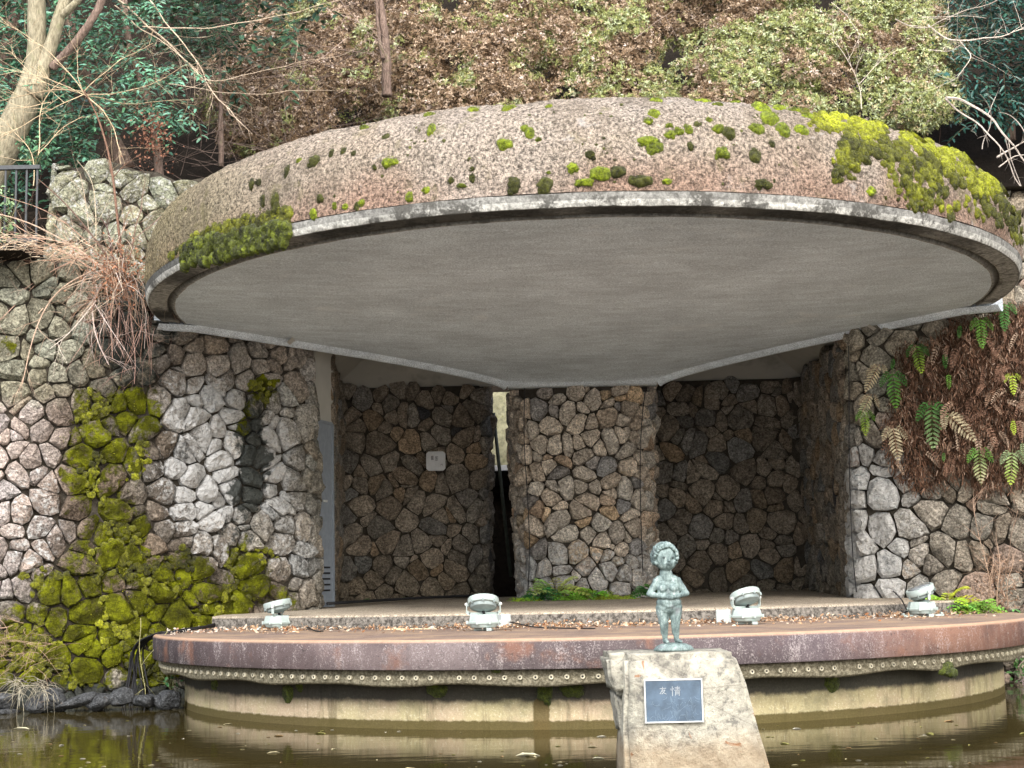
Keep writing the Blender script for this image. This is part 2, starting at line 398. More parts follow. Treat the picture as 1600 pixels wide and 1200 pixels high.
M = dict(stone=mat_stone(), mortar=mat_mortar(), moss=mat_moss(), azalea=mat_leaf('azalea_leaf', .2, .6, .2), glossy=mat_leaf('glossy_leaf', .12, .32, .5),
         dead=mat_leaf('dead_leaf', .15, .85, .1), fern=mat_leaf('fern_leaf', .3, .5, .3), twig=mat_leaf('twig_bark', 0, .85, .15),
         bark=mat_bark('grey_green_bark', (.17, .15, .10), (.42, .38, .27)), bark2=mat_bark('brown_bark', (.10, .07, .055), (.30, .22, .18)),
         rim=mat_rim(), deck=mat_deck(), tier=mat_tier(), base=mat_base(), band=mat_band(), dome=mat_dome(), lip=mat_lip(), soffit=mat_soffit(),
         alcove=mat_alcove(), water=mat_water(), soil=mat_soil(), ped=mat_pedestal(), patina=mat_patina(),
         lamp=mat_plain('pale_grey_green_paint', (.40, .475, .455), .45, .4, .12, dirt=(.27, .30, .28)), lampdark=mat_plain('grey_painted_dish', (.24, .29, .285), .5, .4, .2),
         glass=mat_plain('lamp_glass', (.25, .28, .30), .08, .8, .1), black=mat_plain('black_rubber', (.018, .018, .02), .6, .3, .2),
         box=mat_plain('pale_plastic_box', (.46, .51, .51), .5, .4, .1, dirt=(.33, .35, .33)), white=mat_plain('white_board', (.62, .64, .66), .6, .3, .08, dirt=(.62, .60, .54)),
         door=mat_plain('grey_blue_metal', (.27, .31, .36), .45, .5, .12), steel=mat_plain('galvanised_steel', (.62, .64, .62), .4, .5, .15),
         rail=mat_plain('dark_rail_paint', (.055, .06, .065), .5, .4, .2), plaque=mat_plain('blue_grey_plaque', (.075, .115, .165), .35, .5, .3, dirt=(.14, .20, .26)),
         etch=mat_plain('etched_pale_line', (.17, .235, .30), .6, .3, .2), etch2=mat_plain('etched_title', (.38, .41, .43), .6, .3, .2),
         ink=mat_plain('faded_grey_ink', (.20, .20, .22), .7, .2, .2), orange=mat_plain('rusty_orange_hose', (.35, .15, .05), .7, .3, .3),
         pebble=mat_plain('pale_broken_stone', (.55, .47, .36), .9, .2, .3), ground=mat_plain('pale_bounce_gravel', (.60, .59, .57), .95, .1, .2),
         pale=mat_plain('pale_rendered_wall', (.30, .29, .19), .9, .1, .4, dirt=(.15, .15, .04)), tile=mat_plain('red_brown_leaf_litter', (.33, .17, .11), .9, .1, .5))

# ------------------------------------------------------------------ the ground and hill, one sheet; pond water
def ground_h(x, y):
    hill = 3.9 + 1.2 * (y - 8.0)
    if y > 19: hill = 17.1 + .25 * (y - 19)
    if abs(x) > 30: hill = min(hill, 9)
    side = (x < -4.7 or x > 5.25)
    if y < -13: return -0.70
    if y < 0.95: return -1.55 if abs(x) < 24 else -0.7
    if y < 8.0:
        if side: return max(5.15 + .04 * y, hill)
        return -0.95
    return max(hill, 5.3 if side else 3.9)
def build_ground():
    xs = sorted(set([-400, -120, -60, -31, -29.9, -24.1, -23.9] + [round(v, 3) for v in np.arange(-20, 20.1, .8)] + [-4.72, -4.68, 5.22, 5.27, 23.9, 24.1, 29.9, 31, 60, 120, 400]))
    ys = sorted(set([-400, -120, -60, -30, -20, -13.05, -12.95, -8, -4, 0.9, 0.96, 2, 3, 4, 5, 6, 7, 7.96, 8.02] + [round(v, 3) for v in np.arange(8.7, 24, .7)] + [30, 50, 120, 400]))
    V = []
    for x in xs:
        for y in ys:
            z = ground_h(x, y)
            if y > 8.5 or (z > 5 and y > 1.5): z += .25 * fbm((x, y, 0), .8)
            V.append((x, y, z))
    me = pymesh('hillside_ground', V, grid_faces(len(xs), len(ys)), True)
    o = link('ground', me, M['soil']); tag(o, kind='structure')
    g = MB(); g.add([(-400, -400, -.69), (400, -400, -.69), (400, -13.1, -.69), (-400, -13.1, -.69)], [(0, 1, 2, 3)])
    tag(g.build('bounce_ground', M['ground']), kind='structure')  # unseen pale ground, added to bounce light up under the canopy
    g = MB(); g.add([(-24, -13.2, -.785), (24, -13.2, -.785), (24, .95, -.785), (-24, .95, -.785)], [(0, 1, 2, 3)])
    tag(g.build('pond_water', M['water']), kind='structure')
build_ground()

# ------------------------------------------------------------------ stage
RR = 4.93
stage = empty('round_stage', (0, 0, 0), 'round concrete stage with a rusty purple edge standing in the pond', 'stage')
def disc_ring(prof, a0, a1, n):
    """profile (r,z) swept around the vertical axis; a in degrees, 270 = towards the viewer"""
    V = []
    for k in range(n + 1):
        a = math.radians(a0 + (a1 - a0) * k / n)
        for r, z in prof: V.append((r * math.cos(a), r * math.sin(a), z))
    return V, grid_faces(n + 1, len(prof))
A0, A1 = 172, 368
V, F = disc_ring([(RR - .10, -.256), (RR - .004, -.256), (RR, -.25), (RR, -.03), (RR - .012, -.012), (RR - .035, 0.0)], A0, A1, 160)
link('edge_band', pymesh('edge_band', V, F), M['rim'], stage)
# deck top
V = [(0, .6, 0.0)] + [((RR - .035) * math.cos(math.radians(a)), (RR - .035) * math.sin(math.radians(a)), 0.0) for a in np.linspace(A0, A1, 161)]
link('deck', pymesh('deck', V, [(0, i, i + 1) for i in range(1, 161)], False), M['deck'], stage)
# pipe band: slightly wavy lower edge
V = []; n = 220; prof_r = RR - .085
for k in range(n + 1):
    a = math.radians(A0 + (A1 - A0) * k / n); w = .012 * math.sin(a * 23) + .012 * nz((a * 9, 3, 1)) 
    for r, z in ((4.5, -.262), (prof_r, -.262), (prof_r, -.30), (prof_r + .004, -.375 + w), (prof_r - .02, -.395 + w), (4.5, -.395 + w)):
        V.append((r * math.cos(a), r * math.sin(a), z))
link('pipe_band', pymesh('pipe_band', V, grid_faces(n + 1, 6)), M['band'], stage)
# small spout rings along the band
mb = MB(); mb.lathe([(.009, -.01), (.009, .016), (.021, .016), (.023, .006), (.023, -.02)], 10, Matrix.Rotation(math.pi / 2, 4, 'X'), caps=False)
spout_me = mb.mesh('spout_ring', True); spout_me.materials.append(mat_plain('pale_spout_mortar', (.52, .48, .36), .9, .1, .3))
mb = MB(); mb.lathe([(.0095, 0), (.0095, .013)], 8, Matrix.Rotation(math.pi / 2, 4, 'X')); hole_me = mb.mesh('spout_hole'); hole_me.materials.append(M['black'])
for i, a in enumerate(np.arange(184, 357, 1.56)):
    if i in (44, 71): continue
    r = prof_r + .004; an = math.radians(a)
    o = link('spout', spout_me, None, stage, (r * math.cos(an), r * math.sin(an), -.325), (0, 0, an + math.pi / 2))
    h = link('spout_hole', hole_me, None, o, (0, 0, 0))
# base cylinder
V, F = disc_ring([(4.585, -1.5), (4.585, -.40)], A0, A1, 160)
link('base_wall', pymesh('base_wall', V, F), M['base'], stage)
# the inner raised tier (an arc front edge, gently rising floor)
def tier_front(X):   # Y of the front edge
    return -1.78 + 0.082 * (X - 0.1) ** 2
V = []; xs = np.linspace(-4.35, 4.35, 90)
for X in xs:
    yf = tier_front(X); jj = .012 * nz((X * 2, 0, 4))
    for y, z in ((yf, 0.001), (yf - .004 + jj, .125), (yf + .012 + jj, .148), (yf + .035, .155), (yf + .9, .166), (3.2, .215), (5.4, .25)):
        V.append((X, y, z))
link('raised_tier', pymesh('raised_tier', V, grid_faces(len(xs), 7)), M['tier'], stage)
# moss and drips hanging under the band
def blob_moss(pts, name, parent, base=(.10, .13, .008), spikes=8, seed=1):
    """pts: (position, normal, rx, rz, depth, tint) -> one bumpy cushion mesh with a fringe of tiny shoots"""
    rnd = random.Random(seed); V = []; Fc = []; C = []
    for p, nrm, rx, rz, dp, tint in pts:
        p = Vector(p); nrm = Vector(nrm).normalized(); ta = Vector((0, 0, 1)).cross(nrm)
        ta = ta.normalized() if ta.length > .05 else Vector((1, 0, 0)); tb = nrm.cross(ta)
        o = len(V); nr, ns = 6, 14; sd_ = rnd.random() * 50
        V.append(p + nrm * dp); C.append((*[base[i] * tint * 1.25 for i in range(3)], 1))
        for i in range(1, nr + 1):
            t = i / nr; h = math.sqrt(max(0, 1 - t ** 2.4))
            for k in range(ns):
                a = 2 * math.pi * k / ns; w = 1 + .55 * noise.noise(Vector((math.cos(a) * 1.3, math.sin(a) * 1.3, sd_)))
                q = p + (ta * math.cos(a) * rx + tb * math.sin(a) * rz) * t * w
                l = noise.noise(q * 45) * .7 + noise.noise(q * 18) * .7
                q = q + nrm * (h * dp * (1 + .45 * l) - (.02 if i == nr else 0))
                V.append(q); up = tb.z * math.sin(a) * t
                s_ = tint * (1.0 + .5 * l) ; C.append((base[0] * s_, base[1] * s_, base[2] * s_, 1))
        for k in range(ns): Fc.append((o, o + 1 + k, o + 1 + (k + 1) % ns))
        for i in range(nr - 1):
            for k in range(ns):
                a = o + 1 + i * ns + k; b = o + 1 + i * ns + (k + 1) % ns
                Fc.append((a, a + ns, b + ns, b))
        nsp = int(spikes * max(6, (rx * rz) ** .5 * 400))
        for _ in range(nsp):
            a = rnd.random() * 6.283; t = rnd.random() ** .6; h = math.sqrt(max(0, 1 - t ** 2.4))
            q = p + (ta * math.cos(a) * rx + tb * math.sin(a) * rz) * t + nrm * (h * dp)
            d = (nrm * .8 + Vector((rnd.gauss(0, .5), rnd.gauss(0, .5), rnd.gauss(.1, .5)))).normalized() * rnd.uniform(.006, .016)
            sd2 = d.cross(Vector((rnd.random() - .5, rnd.random() - .5, rnd.random() - .5))).normalized() * .0035
            o2 = len(V); V += [q - sd2, q + sd2, q + d]; s_ = tint * rnd.uniform(.7, 1.7)
            C += [(base[0] * s_, base[1] * s_, base[2] * s_, 1)] * 3; Fc.append((o2, o2 + 1, o2 + 2))
    return link(name, pymesh(name, V, Fc, True, C), M['moss'], parent)
MG = (.20, .23, .010); MD = (.055, .075, .006)
def on_cyl(x, y, r):
    d = ray(x, y); o = CAM; a = d.x ** 2 + d.y ** 2; b = 2 * (o.x * d.x + o.y * d.y); c = o.x ** 2 + o.y ** 2 - r * r
    t = (-b - math.sqrt(max(0, b * b - 4 * a * c))) / (2 * a); return o + d * t
for i, (x, y, w, h) in enumerate([(683, 1078, 17, 11), (893, 1078, 22, 10), (850, 1082, 13, 18), (450, 1082, 12, 16), (1299, 1062, 15, 17), (1480, 1045, 20, 14), (336, 1066, 10, 14), (468, 1073, 7, 8), (773, 1045, 11, 6)]):
    p = on_cyl(x, y, 4.59 if y > 1050 else 4.85); n_ = Vector((p.x, p.y, 0)).normalized(); s = 1 / 175.0
    blob_moss([(p, n_, w * s, h * s, .035, 1.0), (p + Vector((w * s * .4, 0, -h * s * .5)), n_, w * s * .5, h * s * .7, .03, .8)], 'moss_cushion', stage, (.085, .11, .010), 2.5, i)

# ------------------------------------------------------------------ canopy shell
RL, ZL = 5.05, 3.80
canopy = empty('shell_canopy', (0, 0, 0), 'huge half-round concrete shell canopy spotted with green moss over the stage', 'canopy')
def dome_prof(n):
    out = []
    for t in np.linspace(0, 1, n):
        th = t * math.pi / 2          # superellipse
        c, s = math.cos(th), math.sin(th); e = 2 / 3.6
        out.append((RL * c ** e if c > 1e-6 else 0.0, ZL + 1.345 * s ** e))
    return out
# re-sample the profile evenly
raw = dome_prof(4000); L = [0]
for i in range(1, len(raw)): L.append(L[-1] + math.hypot(raw[i][0] - raw[i - 1][0], raw[i][1] - raw[i - 1][1]))
L = np.array(L); rr_ = np.array([p[0] for p in raw]); zz_ = np.array([p[1] for p in raw])
sm = np.concatenate([np.arange(0, 3.2, .028), np.linspace(3.22, L[-1] - .01, 16)])
PR = np.interp(sm, L, rr_); PZ = np.interp(sm, L, zz_)
th_ = np.concatenate([np.linspace(178, 362, 560), np.linspace(366, 534, 40)])
V = []; C = []
def dome_disp(p):
    q = Vector(p); return .012 * noise.noise(q * 22) + .016 * noise.noise(q * 9) + .03 * noise.noise(q * 2.1) + .008 * noise.noise(q * 47)
for a in th_:
    ca, sa = math.cos(math.radians(a)), math.sin(math.radians(a))
    for j in range(len(sm)):
        r, z = PR[j], PZ[j]; p = Vector((r * ca, r * sa, z))
        k0, k1 = max(0, j - 1), min(len(sm) - 1, j + 1); tr, tz = PR[k1] - PR[k0], PZ[k1] - PZ[k0]; l = math.hypot(tr, tz) or 1
        nrm = Vector((tz / l * ca, tz / l * sa, -tr / l))
        d = dome_disp(p) * min(1, sm[j] / .08)
        V.append(p + nrm * d)
        # stains of its own: pink near the lip, pale crown, olive at the left end
        hgt = min(1, sm[j] / 1.1); b = fbm(p, .9, 3)
        pink = Vector((.46, .34, .28)); cream = Vector((.52, .465, .40)); olive = Vector((.27, .235, .12)); pale = Vector((.60, .575, .55))
        c = pink.lerp(cream, min(1, max(0, hgt * 3.0 - .10 + .6 * b)))
        c = c.lerp(pale, max(0, min(.9, .5 * b + .35 * hgt - (0.25 if p.x < -2 else 0))))
        c = Vector((c.x * .86, c.y * .80, c.z * .74)) * (1.0 if p.x > -3 else .92); c = c.lerp(olive * .9, max(0, min(.75, (-p.x - 3.1) / 1.9 + .4 * b)))
        C.append((c.x, c.y, c.z, 1))
nf = len(sm)
dome_me = pymesh('shell_top', V, grid_faces(len(th_), nf, 0, True), True, C)
link('shell_top', dome_me, M['dome'], canopy)
DOME = BVHTree.FromPolygons([tuple(v.co) for v in dome_me.vertices], [tuple(p.vertices) for p in dome_me.polygons])
# lip ring: outer face, underside, drip groove; the shade in the recess is painted dark
V = []; C = []; n = 260
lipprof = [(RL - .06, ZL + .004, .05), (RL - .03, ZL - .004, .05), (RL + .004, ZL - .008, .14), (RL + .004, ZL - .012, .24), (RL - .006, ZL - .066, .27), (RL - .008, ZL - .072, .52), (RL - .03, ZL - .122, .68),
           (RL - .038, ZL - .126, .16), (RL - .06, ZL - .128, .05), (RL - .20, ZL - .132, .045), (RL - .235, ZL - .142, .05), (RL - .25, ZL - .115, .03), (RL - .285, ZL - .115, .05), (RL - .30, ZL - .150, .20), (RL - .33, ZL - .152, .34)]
for k in range(n + 1):
    a = math.radians(178.5 + 183.0 * k / n); ca, sa = math.cos(a), math.sin(a)
    front = max(0, -sa)
    for j, (r, z, g) in enumerate(lipprof):
        w = .006 * nz((ca * 30, sa * 30, j * .3)) + .006 * nz((ca * 8, sa * 8, 3))
        V.append((r * ca, r * sa, z + w)); gg = g
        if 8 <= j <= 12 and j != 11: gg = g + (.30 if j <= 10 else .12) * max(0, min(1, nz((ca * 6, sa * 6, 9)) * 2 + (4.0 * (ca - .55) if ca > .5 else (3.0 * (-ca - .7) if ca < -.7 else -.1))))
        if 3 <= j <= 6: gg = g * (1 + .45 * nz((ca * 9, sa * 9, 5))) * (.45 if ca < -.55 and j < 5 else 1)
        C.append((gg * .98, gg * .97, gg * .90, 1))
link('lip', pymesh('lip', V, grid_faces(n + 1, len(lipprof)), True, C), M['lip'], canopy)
# underside: ruled cone from the pillar head to the lip
RI = RL - .325; ZS = ZL - .152
SX0, SX1, SY, SZ = -.86, 1.20, 3.05, 3.225
def soffit(u, t):
    a = math.radians(179.0 + 182.0 * u); E_ = Vector((RI * math.cos(a), RI * math.sin(a), ZS))
    if u < .02 or u > .98: E_.z += .0
    s0 = Vector((SX0 + (SX1 - SX0) * u, SY, SZ))
    p = s0.lerp(E_, t); p.z = SZ + (ZS - SZ) * (t ** .62)
    return p
nu, nv = 120, 40; V = []
for i in range(nu + 1):
    for j in range(nv + 1): V.append(soffit(i / nu, (j / nv) ** 1.3))
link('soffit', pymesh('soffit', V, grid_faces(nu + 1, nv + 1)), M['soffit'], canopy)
# rounded back edge beams of the shell, from each corner to the pillar
for side in (0, 1):
    V = []; n = 44
    for j in range(n + 1):
        t = (j / n); p = soffit(side, t ** 1.3 if j else 0.0)
        if t ** 1.3 > .98: p = p.lerp(Vector((-5.04 if side == 0 else 5.04, 0.02, ZS - .0)), (t ** 1.3 - .98) / .02)
        q = soffit(side, 1) - soffit(side, 0); out = Vector((-q.y, q.x, 0)).normalized()
        if out.y < 0: out = -out
        thin = .10
        for dy, dz in ((0, 0), (.03, -.028), (.075, -.062), (.10, -.070), (.135, -.066), (.15, -.04), (.15, .5)):
            V.append(p + out * dy + Vector((0, 0, dz)))
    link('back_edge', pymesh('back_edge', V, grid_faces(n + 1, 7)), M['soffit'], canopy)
# pillar head: short front edge of the shell above the pillar
V = []
for i in range(13):
    X = SX0 - .02 + (SX1 - SX0 + .04) * i / 12; e = abs(i - 6) / 6
    for y, z in ((SY, SZ), (SY + .04, SZ - .035 + .01 * e), (SY + .1, SZ - .045), (SY + .3, SZ - .045), (SY + .3, SZ + .7)): V.append((X, y, z))
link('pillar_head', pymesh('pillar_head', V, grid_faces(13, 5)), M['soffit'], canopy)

# alcove ceiling: inverted tray with sloped coves (two bays)
ceil_ = empty('alcove_ceiling', (0, 0, 0), 'smooth grey concrete ceiling with sloped coves behind the shell, above both alcoves', 'ceiling')
mb = MB()
def tray(x0, x1, y0, y1, zb, zt, ins, name):
    V = [(x0, y0, zb + .0), (x1, y0, zb), (x1, y1, zb), (x0, y1, zb), (x0 + ins, y0, zt), (x1 - ins, y0, zt), (x1 - ins, y1 - ins, zt), (x0 + ins, y1 - ins, zt)]
    F = [(3, 2, 6, 7), (0, 3, 7, 4), (2, 1, 5, 6), (7, 6, 5, 4)]
    m = MB(); m.add(V, F); m.build(name, M['alcove'], ceil_)
    m = MB(); m.box(((x0 + x1) / 2, (y0 + y1) / 2 + .2, zt + .25), (x1 - x0 + .6, y1 - y0, .3)); m.build('roof_slab', M['alcove'], ceil_)
tray(-3.62, -1.09, .75, 5.42, 3.51, 3.88, .5, 'left_bay_cove')
tray(1.0, 3.75, .75, 5.42, 3.51, 3.90, .62, 'right_bay_cove')

# ------------------------------------------------------------------ rubble stone walls
def chaikin(pts, n=2):
    for _ in range(n):
        q = [pts[0]]
        for a, b in zip(pts[:-1], pts[1:]): q += [a * .75 + b * .25, a * .25 + b * .75]
        q.append(pts[-1]); pts = q
    return pts
class WallMap:
    def __init__(s, path, batter=0.0, smooth=2, zref=0.0):
        p = [Vector((a[0], a[1])) for a in path]; s.p = chaikin(p, smooth) if smooth else p
        s.s = [0]
        for a, b in zip(s.p[:-1], s.p[1:]): s.s.append(s.s[-1] + (b - a).length)
        s.S = s.s[-1]; s.b = batter; s.zr = zref
    def frame(s, u):
        u = min(max(u, 0), s.S); i = max(0, min(len(s.s) - 2, int(np.searchsorted(s.s, u) - 1)))
        t = (u - s.s[i]) / max(1e-9, s.s[i + 1] - s.s[i]); p = s.p[i].lerp(s.p[i + 1], t)
        # blend tangents for smooth corners
        a = s.p[min(i + 2, len(s.p) - 1)] - s.p[i + 1] if i + 2 < len(s.p) else s.p[i + 1] - s.p[i]
        d = (s.p[i + 1] - s.p[i]).normalized(); d = (d * (1 - t * .5) + a.normalized() * (t * .5)).normalized() if a.length > 0 else d
        return p, d
    def P(s, u, z, d=0.0):
        p, t = s.frame(u); n = Vector((t.y, -t.x)); k = d - s.b * (z - s.zr)
        return Vector((p.x + n.x * k, p.y + n.y * k, z))
    def N(s, u):
        p, t = s.frame(u); return Vector((t.y, -t.x, 0))
def clip_half(poly, a, b, c):      # keep a*x+b*y<=c
    out = []
    for i in range(len(poly)):
        p, q = poly[i], poly[(i + 1) % len(poly)]; dp = a * p[0] + b * p[1] - c; dq = a * q[0] + b * q[1] - c
        if dp <= 0: out.append(p)
        if (dp < 0 < dq) or (dq < 0 < dp):
            t = dp / (dp - dq); out.append((p[0] + (q[0] - p[0]) * t, p[1] + (q[1] - p[1]) * t))
    return out
def cells(S_, z0, z1, size, rnd, stretch=1.0, top=None):
    """a power diagram of irregular stones in the unrolled wall; size = mean spacing"""
    sx, sz = size * stretch, size; nx, ny = max(1, int(round(S_ / sx))), max(1, int(round((z1 - z0) / sz)))
    sx, sz = S_ / nx, (z1 - z0) / ny; pts = {}
    for i in range(-2, nx + 2):
        for j in range(-2, ny + 2):
            k = []
            m = 1
            r = rnd.random()
            if r < .17: m = 2
            elif r < .30: m = 0
            for _ in range(m):
                k.append(((i + .5 + (.5 if j % 2 else 0) + rnd.uniform(-.46, .46)) * sx, z0 + (j + .5 + rnd.uniform(-.46, .46)) * sz, (rnd.random() ** 1.5) * .42 * size * size))
            pts[(i, j)] = k
    out = []
    for (i, j), ks in pts.items():
        for idx, (x, y, w) in enumerate(ks):
            if x < -.1 * sx or x > S_ + .1 * sx or y < z0 - .2 * sz or y > z1: continue
            poly = [(x - 2.2 * sx, y - 2.2 * sz), (x + 2.2 * sx, y - 2.2 * sz), (x + 2.2 * sx, y + 2.2 * sz), (x - 2.2 * sx, y + 2.2 * sz)]
            for di in (-2, -1, 0, 1, 2):
                for dj in (-2, -1, 0, 1, 2):
                    for jdx, (x2, y2, w2) in enumerate(pts.get((i + di, j + dj), ())):
                        if di == 0 and dj == 0 and jdx == idx: continue
                        a, b = x2 - x, y2 - y; l2 = a * a + b * b
                        if l2 < 1e-8: continue
                        c = (x2 * x2 + y2 * y2 - x * x - y * y + w - w2) / 2
                        poly = clip_half(poly, a, b, c)
                        if len(poly) < 3: break
                    if len(poly) < 3: break
                if len(poly) < 3: break
            if len(poly) < 3: continue
            poly = clip_half(poly, -1, 0, 0.0); 
            if len(poly) >= 3: poly = clip_half(poly, 1, 0, S_)
            if len(poly) >= 3: poly = clip_half(poly, 0, -1, -z0)
            if len(poly) >= 3 and top is not None:
                tz = top(sum(p[0] for p in poly) / len(poly)); poly = clip_half(poly, 0, 1, tz)
            if len(poly) < 3: continue
            ar = abs(sum(poly[k][0] * poly[(k + 1) % len(poly)][1] - poly[(k + 1) % len(poly)][0] * poly[k][1] for k in range(len(poly)))) / 2
            if ar < .10 * size * size: continue
            out.append((poly, ar))
    return out
def resample(poly, n):
    q = []
    for i in range(len(poly)):
        a, b = poly[i], poly[(i + 1) % len(poly)]
        q.append((a[0] * .89 + b[0] * .11, a[1] * .89 + b[1] * .11)); q.append((a[0] * .11 + b[0] * .89, a[1] * .11 + b[1] * .89))
    L_ = [0]
    for i in range(len(q)): a, b = q[i], q[(i + 1) % len(q)]; L_.append(L_[-1] + math.hypot(a[0] - b[0], a[1] - b[1]))
    out = []; k = 0
    for i in range(n):
        s_ = L_[-1] * i / n
        while L_[k + 1] < s_: k += 1
        t = (s_ - L_[k]) / max(1e-9, L_[k + 1] - L_[k]); a, b = q[k % len(q)], q[(k + 1) % len(q)]
        out.append((a[0] + (b[0] - a[0]) * t, a[1] + (b[1] - a[1]) * t))
    return out
def ell(x, y, L_, soft=.45):
    """sum of soft blobs in the photo's own coordinates, used to place each wall's moss, stains and painted shade"""
    m = 0
    for cx, cy, rx, ry, w in L_:
        d = math.hypot((x - cx) / rx, (y - cy) / ry); m = max(m, w * max(0, min(1, (1 + soft - d) / (2 * soft))))
    return m
MOSSZ = [(205, 640, 60, 42, .9), (140, 650, 40, 60, .75), (150, 705, 65, 45, .85), (215, 705, 22, 60, .8), (140, 750, 34, 45, .95), (190, 740, 40, 26, .5), (170, 800, 46, 60, .85), (195, 850, 42, 55, .95),
         (150, 870, 55, 70, .7), (205, 880, 26, 40, 1.1), (115, 930, 85, 60, .85), (60, 985, 75, 50, .8), (25, 1020, 70, 40, .9), (100, 1030, 110, 50, 1.05), (190, 990, 100, 60, 1.1),
         (250, 930, 50, 55, 1.15), (300, 900, 45, 45, .85), (350, 945, 42, 36, 1.15), (395, 900, 50, 50, .85), (290, 985, 80, 40, .9), (380, 870, 35, 30, .8), (430, 940, 40, 28, .7), (240, 1040, 60, 40, .95),
         (410, 610, 26, 24, 1.0), (382, 650, 14, 44, .8), (420, 660, 12, 40, .4), (20, 1050, 80, 26, .8), (240, 760, 28, 30, .35), (20, 470, 30, 60, .35), (12, 530, 12, 18, .8)]
DARKZ = [(395, 700, 26, 80, 1.0), (385, 775, 30, 32, 1.0), (375, 830, 40, 36, .6), (395, 640, 30, 36, .5), (190, 520, 50, 70, .95), (215, 470, 22, 60, 1.1), (255, 520, 26, 34, .8), (215, 590, 60, 40, .7), (130, 600, 50, 50, .35), (150, 690, 60, 60, .25), (130, 1085, 260, 26, 1.1), (20, 1085, 120, 24, 1.0), (420, 900, 40, 40, .45), (270, 860, 70, 80, .25)]  # wet dark stone, plus painted shade near the canopy corner
WHITEZ = [(320, 650, 75, 80, .85), (320, 760, 80, 90, .95), (430, 730, 36, 110, .85), (455, 850, 40, 70, .6), (340, 850, 60, 60, .6), (50, 820, 60, 130, .62), (60, 700, 60, 60, .35), (70, 690, 50, 60, .3), (30, 450, 60, 50, .25), (460, 640, 36, 60, .35)]
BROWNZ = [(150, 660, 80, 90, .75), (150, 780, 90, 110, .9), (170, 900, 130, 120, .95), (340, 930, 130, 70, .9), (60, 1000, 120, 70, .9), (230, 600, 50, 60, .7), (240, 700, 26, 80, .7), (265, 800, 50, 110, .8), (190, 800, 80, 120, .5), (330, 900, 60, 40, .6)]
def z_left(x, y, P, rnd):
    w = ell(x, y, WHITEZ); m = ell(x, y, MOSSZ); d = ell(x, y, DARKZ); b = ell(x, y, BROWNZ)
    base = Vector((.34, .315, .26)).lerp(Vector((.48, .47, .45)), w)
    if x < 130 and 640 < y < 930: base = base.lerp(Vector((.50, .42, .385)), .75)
    if y < 600 and x > 240: base = Vector((.35, .295, .235)).lerp(Vector((.44, .425, .40)), max(0, min(1, (y - 530) / 70)) * .8)  # canopy shadow painted in: darker beige above, paler below
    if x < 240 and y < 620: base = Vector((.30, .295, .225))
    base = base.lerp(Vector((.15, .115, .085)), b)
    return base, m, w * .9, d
def z_upper(x, y, P, rnd): return Vector((.30, .295, .205)), .30 + .2 * rnd.random(), .5, .1
def z_pillar(x, y, P, rnd):
    r = rnd.random(); base = Vector((.60, .525, .435))
    if r < .10: base = Vector((.34, .32, .30))
    elif r < .22: base = Vector((.60, .46, .31))
    elif r < .30: base = Vector((.58, .44, .32))
    base = base.lerp(Vector((.55, .53, .50)), max(0, min(1, (y - 850) / 60)) * .8)
    return base, 0.0, .25 + (.35 if y > 860 else 0), 0.0
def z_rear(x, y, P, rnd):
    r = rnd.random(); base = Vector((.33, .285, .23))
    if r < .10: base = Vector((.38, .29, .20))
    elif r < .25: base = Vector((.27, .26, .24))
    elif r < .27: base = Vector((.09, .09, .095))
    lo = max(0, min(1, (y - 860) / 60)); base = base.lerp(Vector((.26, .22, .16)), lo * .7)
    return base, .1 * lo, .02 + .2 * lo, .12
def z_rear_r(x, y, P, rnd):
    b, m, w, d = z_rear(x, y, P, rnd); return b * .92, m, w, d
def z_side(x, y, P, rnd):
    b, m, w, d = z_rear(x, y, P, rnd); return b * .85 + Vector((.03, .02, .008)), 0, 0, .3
def z_right(x, y, P, rnd):
    grey = max(0, min(1, (1470 - x) / 70)) * max(0, min(1, (y - 660) / 60)); base = Vector((.35, .31, .25)).lerp(Vector((.46, .455, .43)), grey)
    if y < 640: base = Vector((.36, .325, .26))
    if rnd.random() < .12: base = base.lerp(Vector((.42, .31, .25)), .7)
    return base, .18 if x < 1470 else .25, .15 + .6 * grey, .05 + (.45 if (x > 1560 and y > 960) else 0)
ALL_STONE_SURF = []
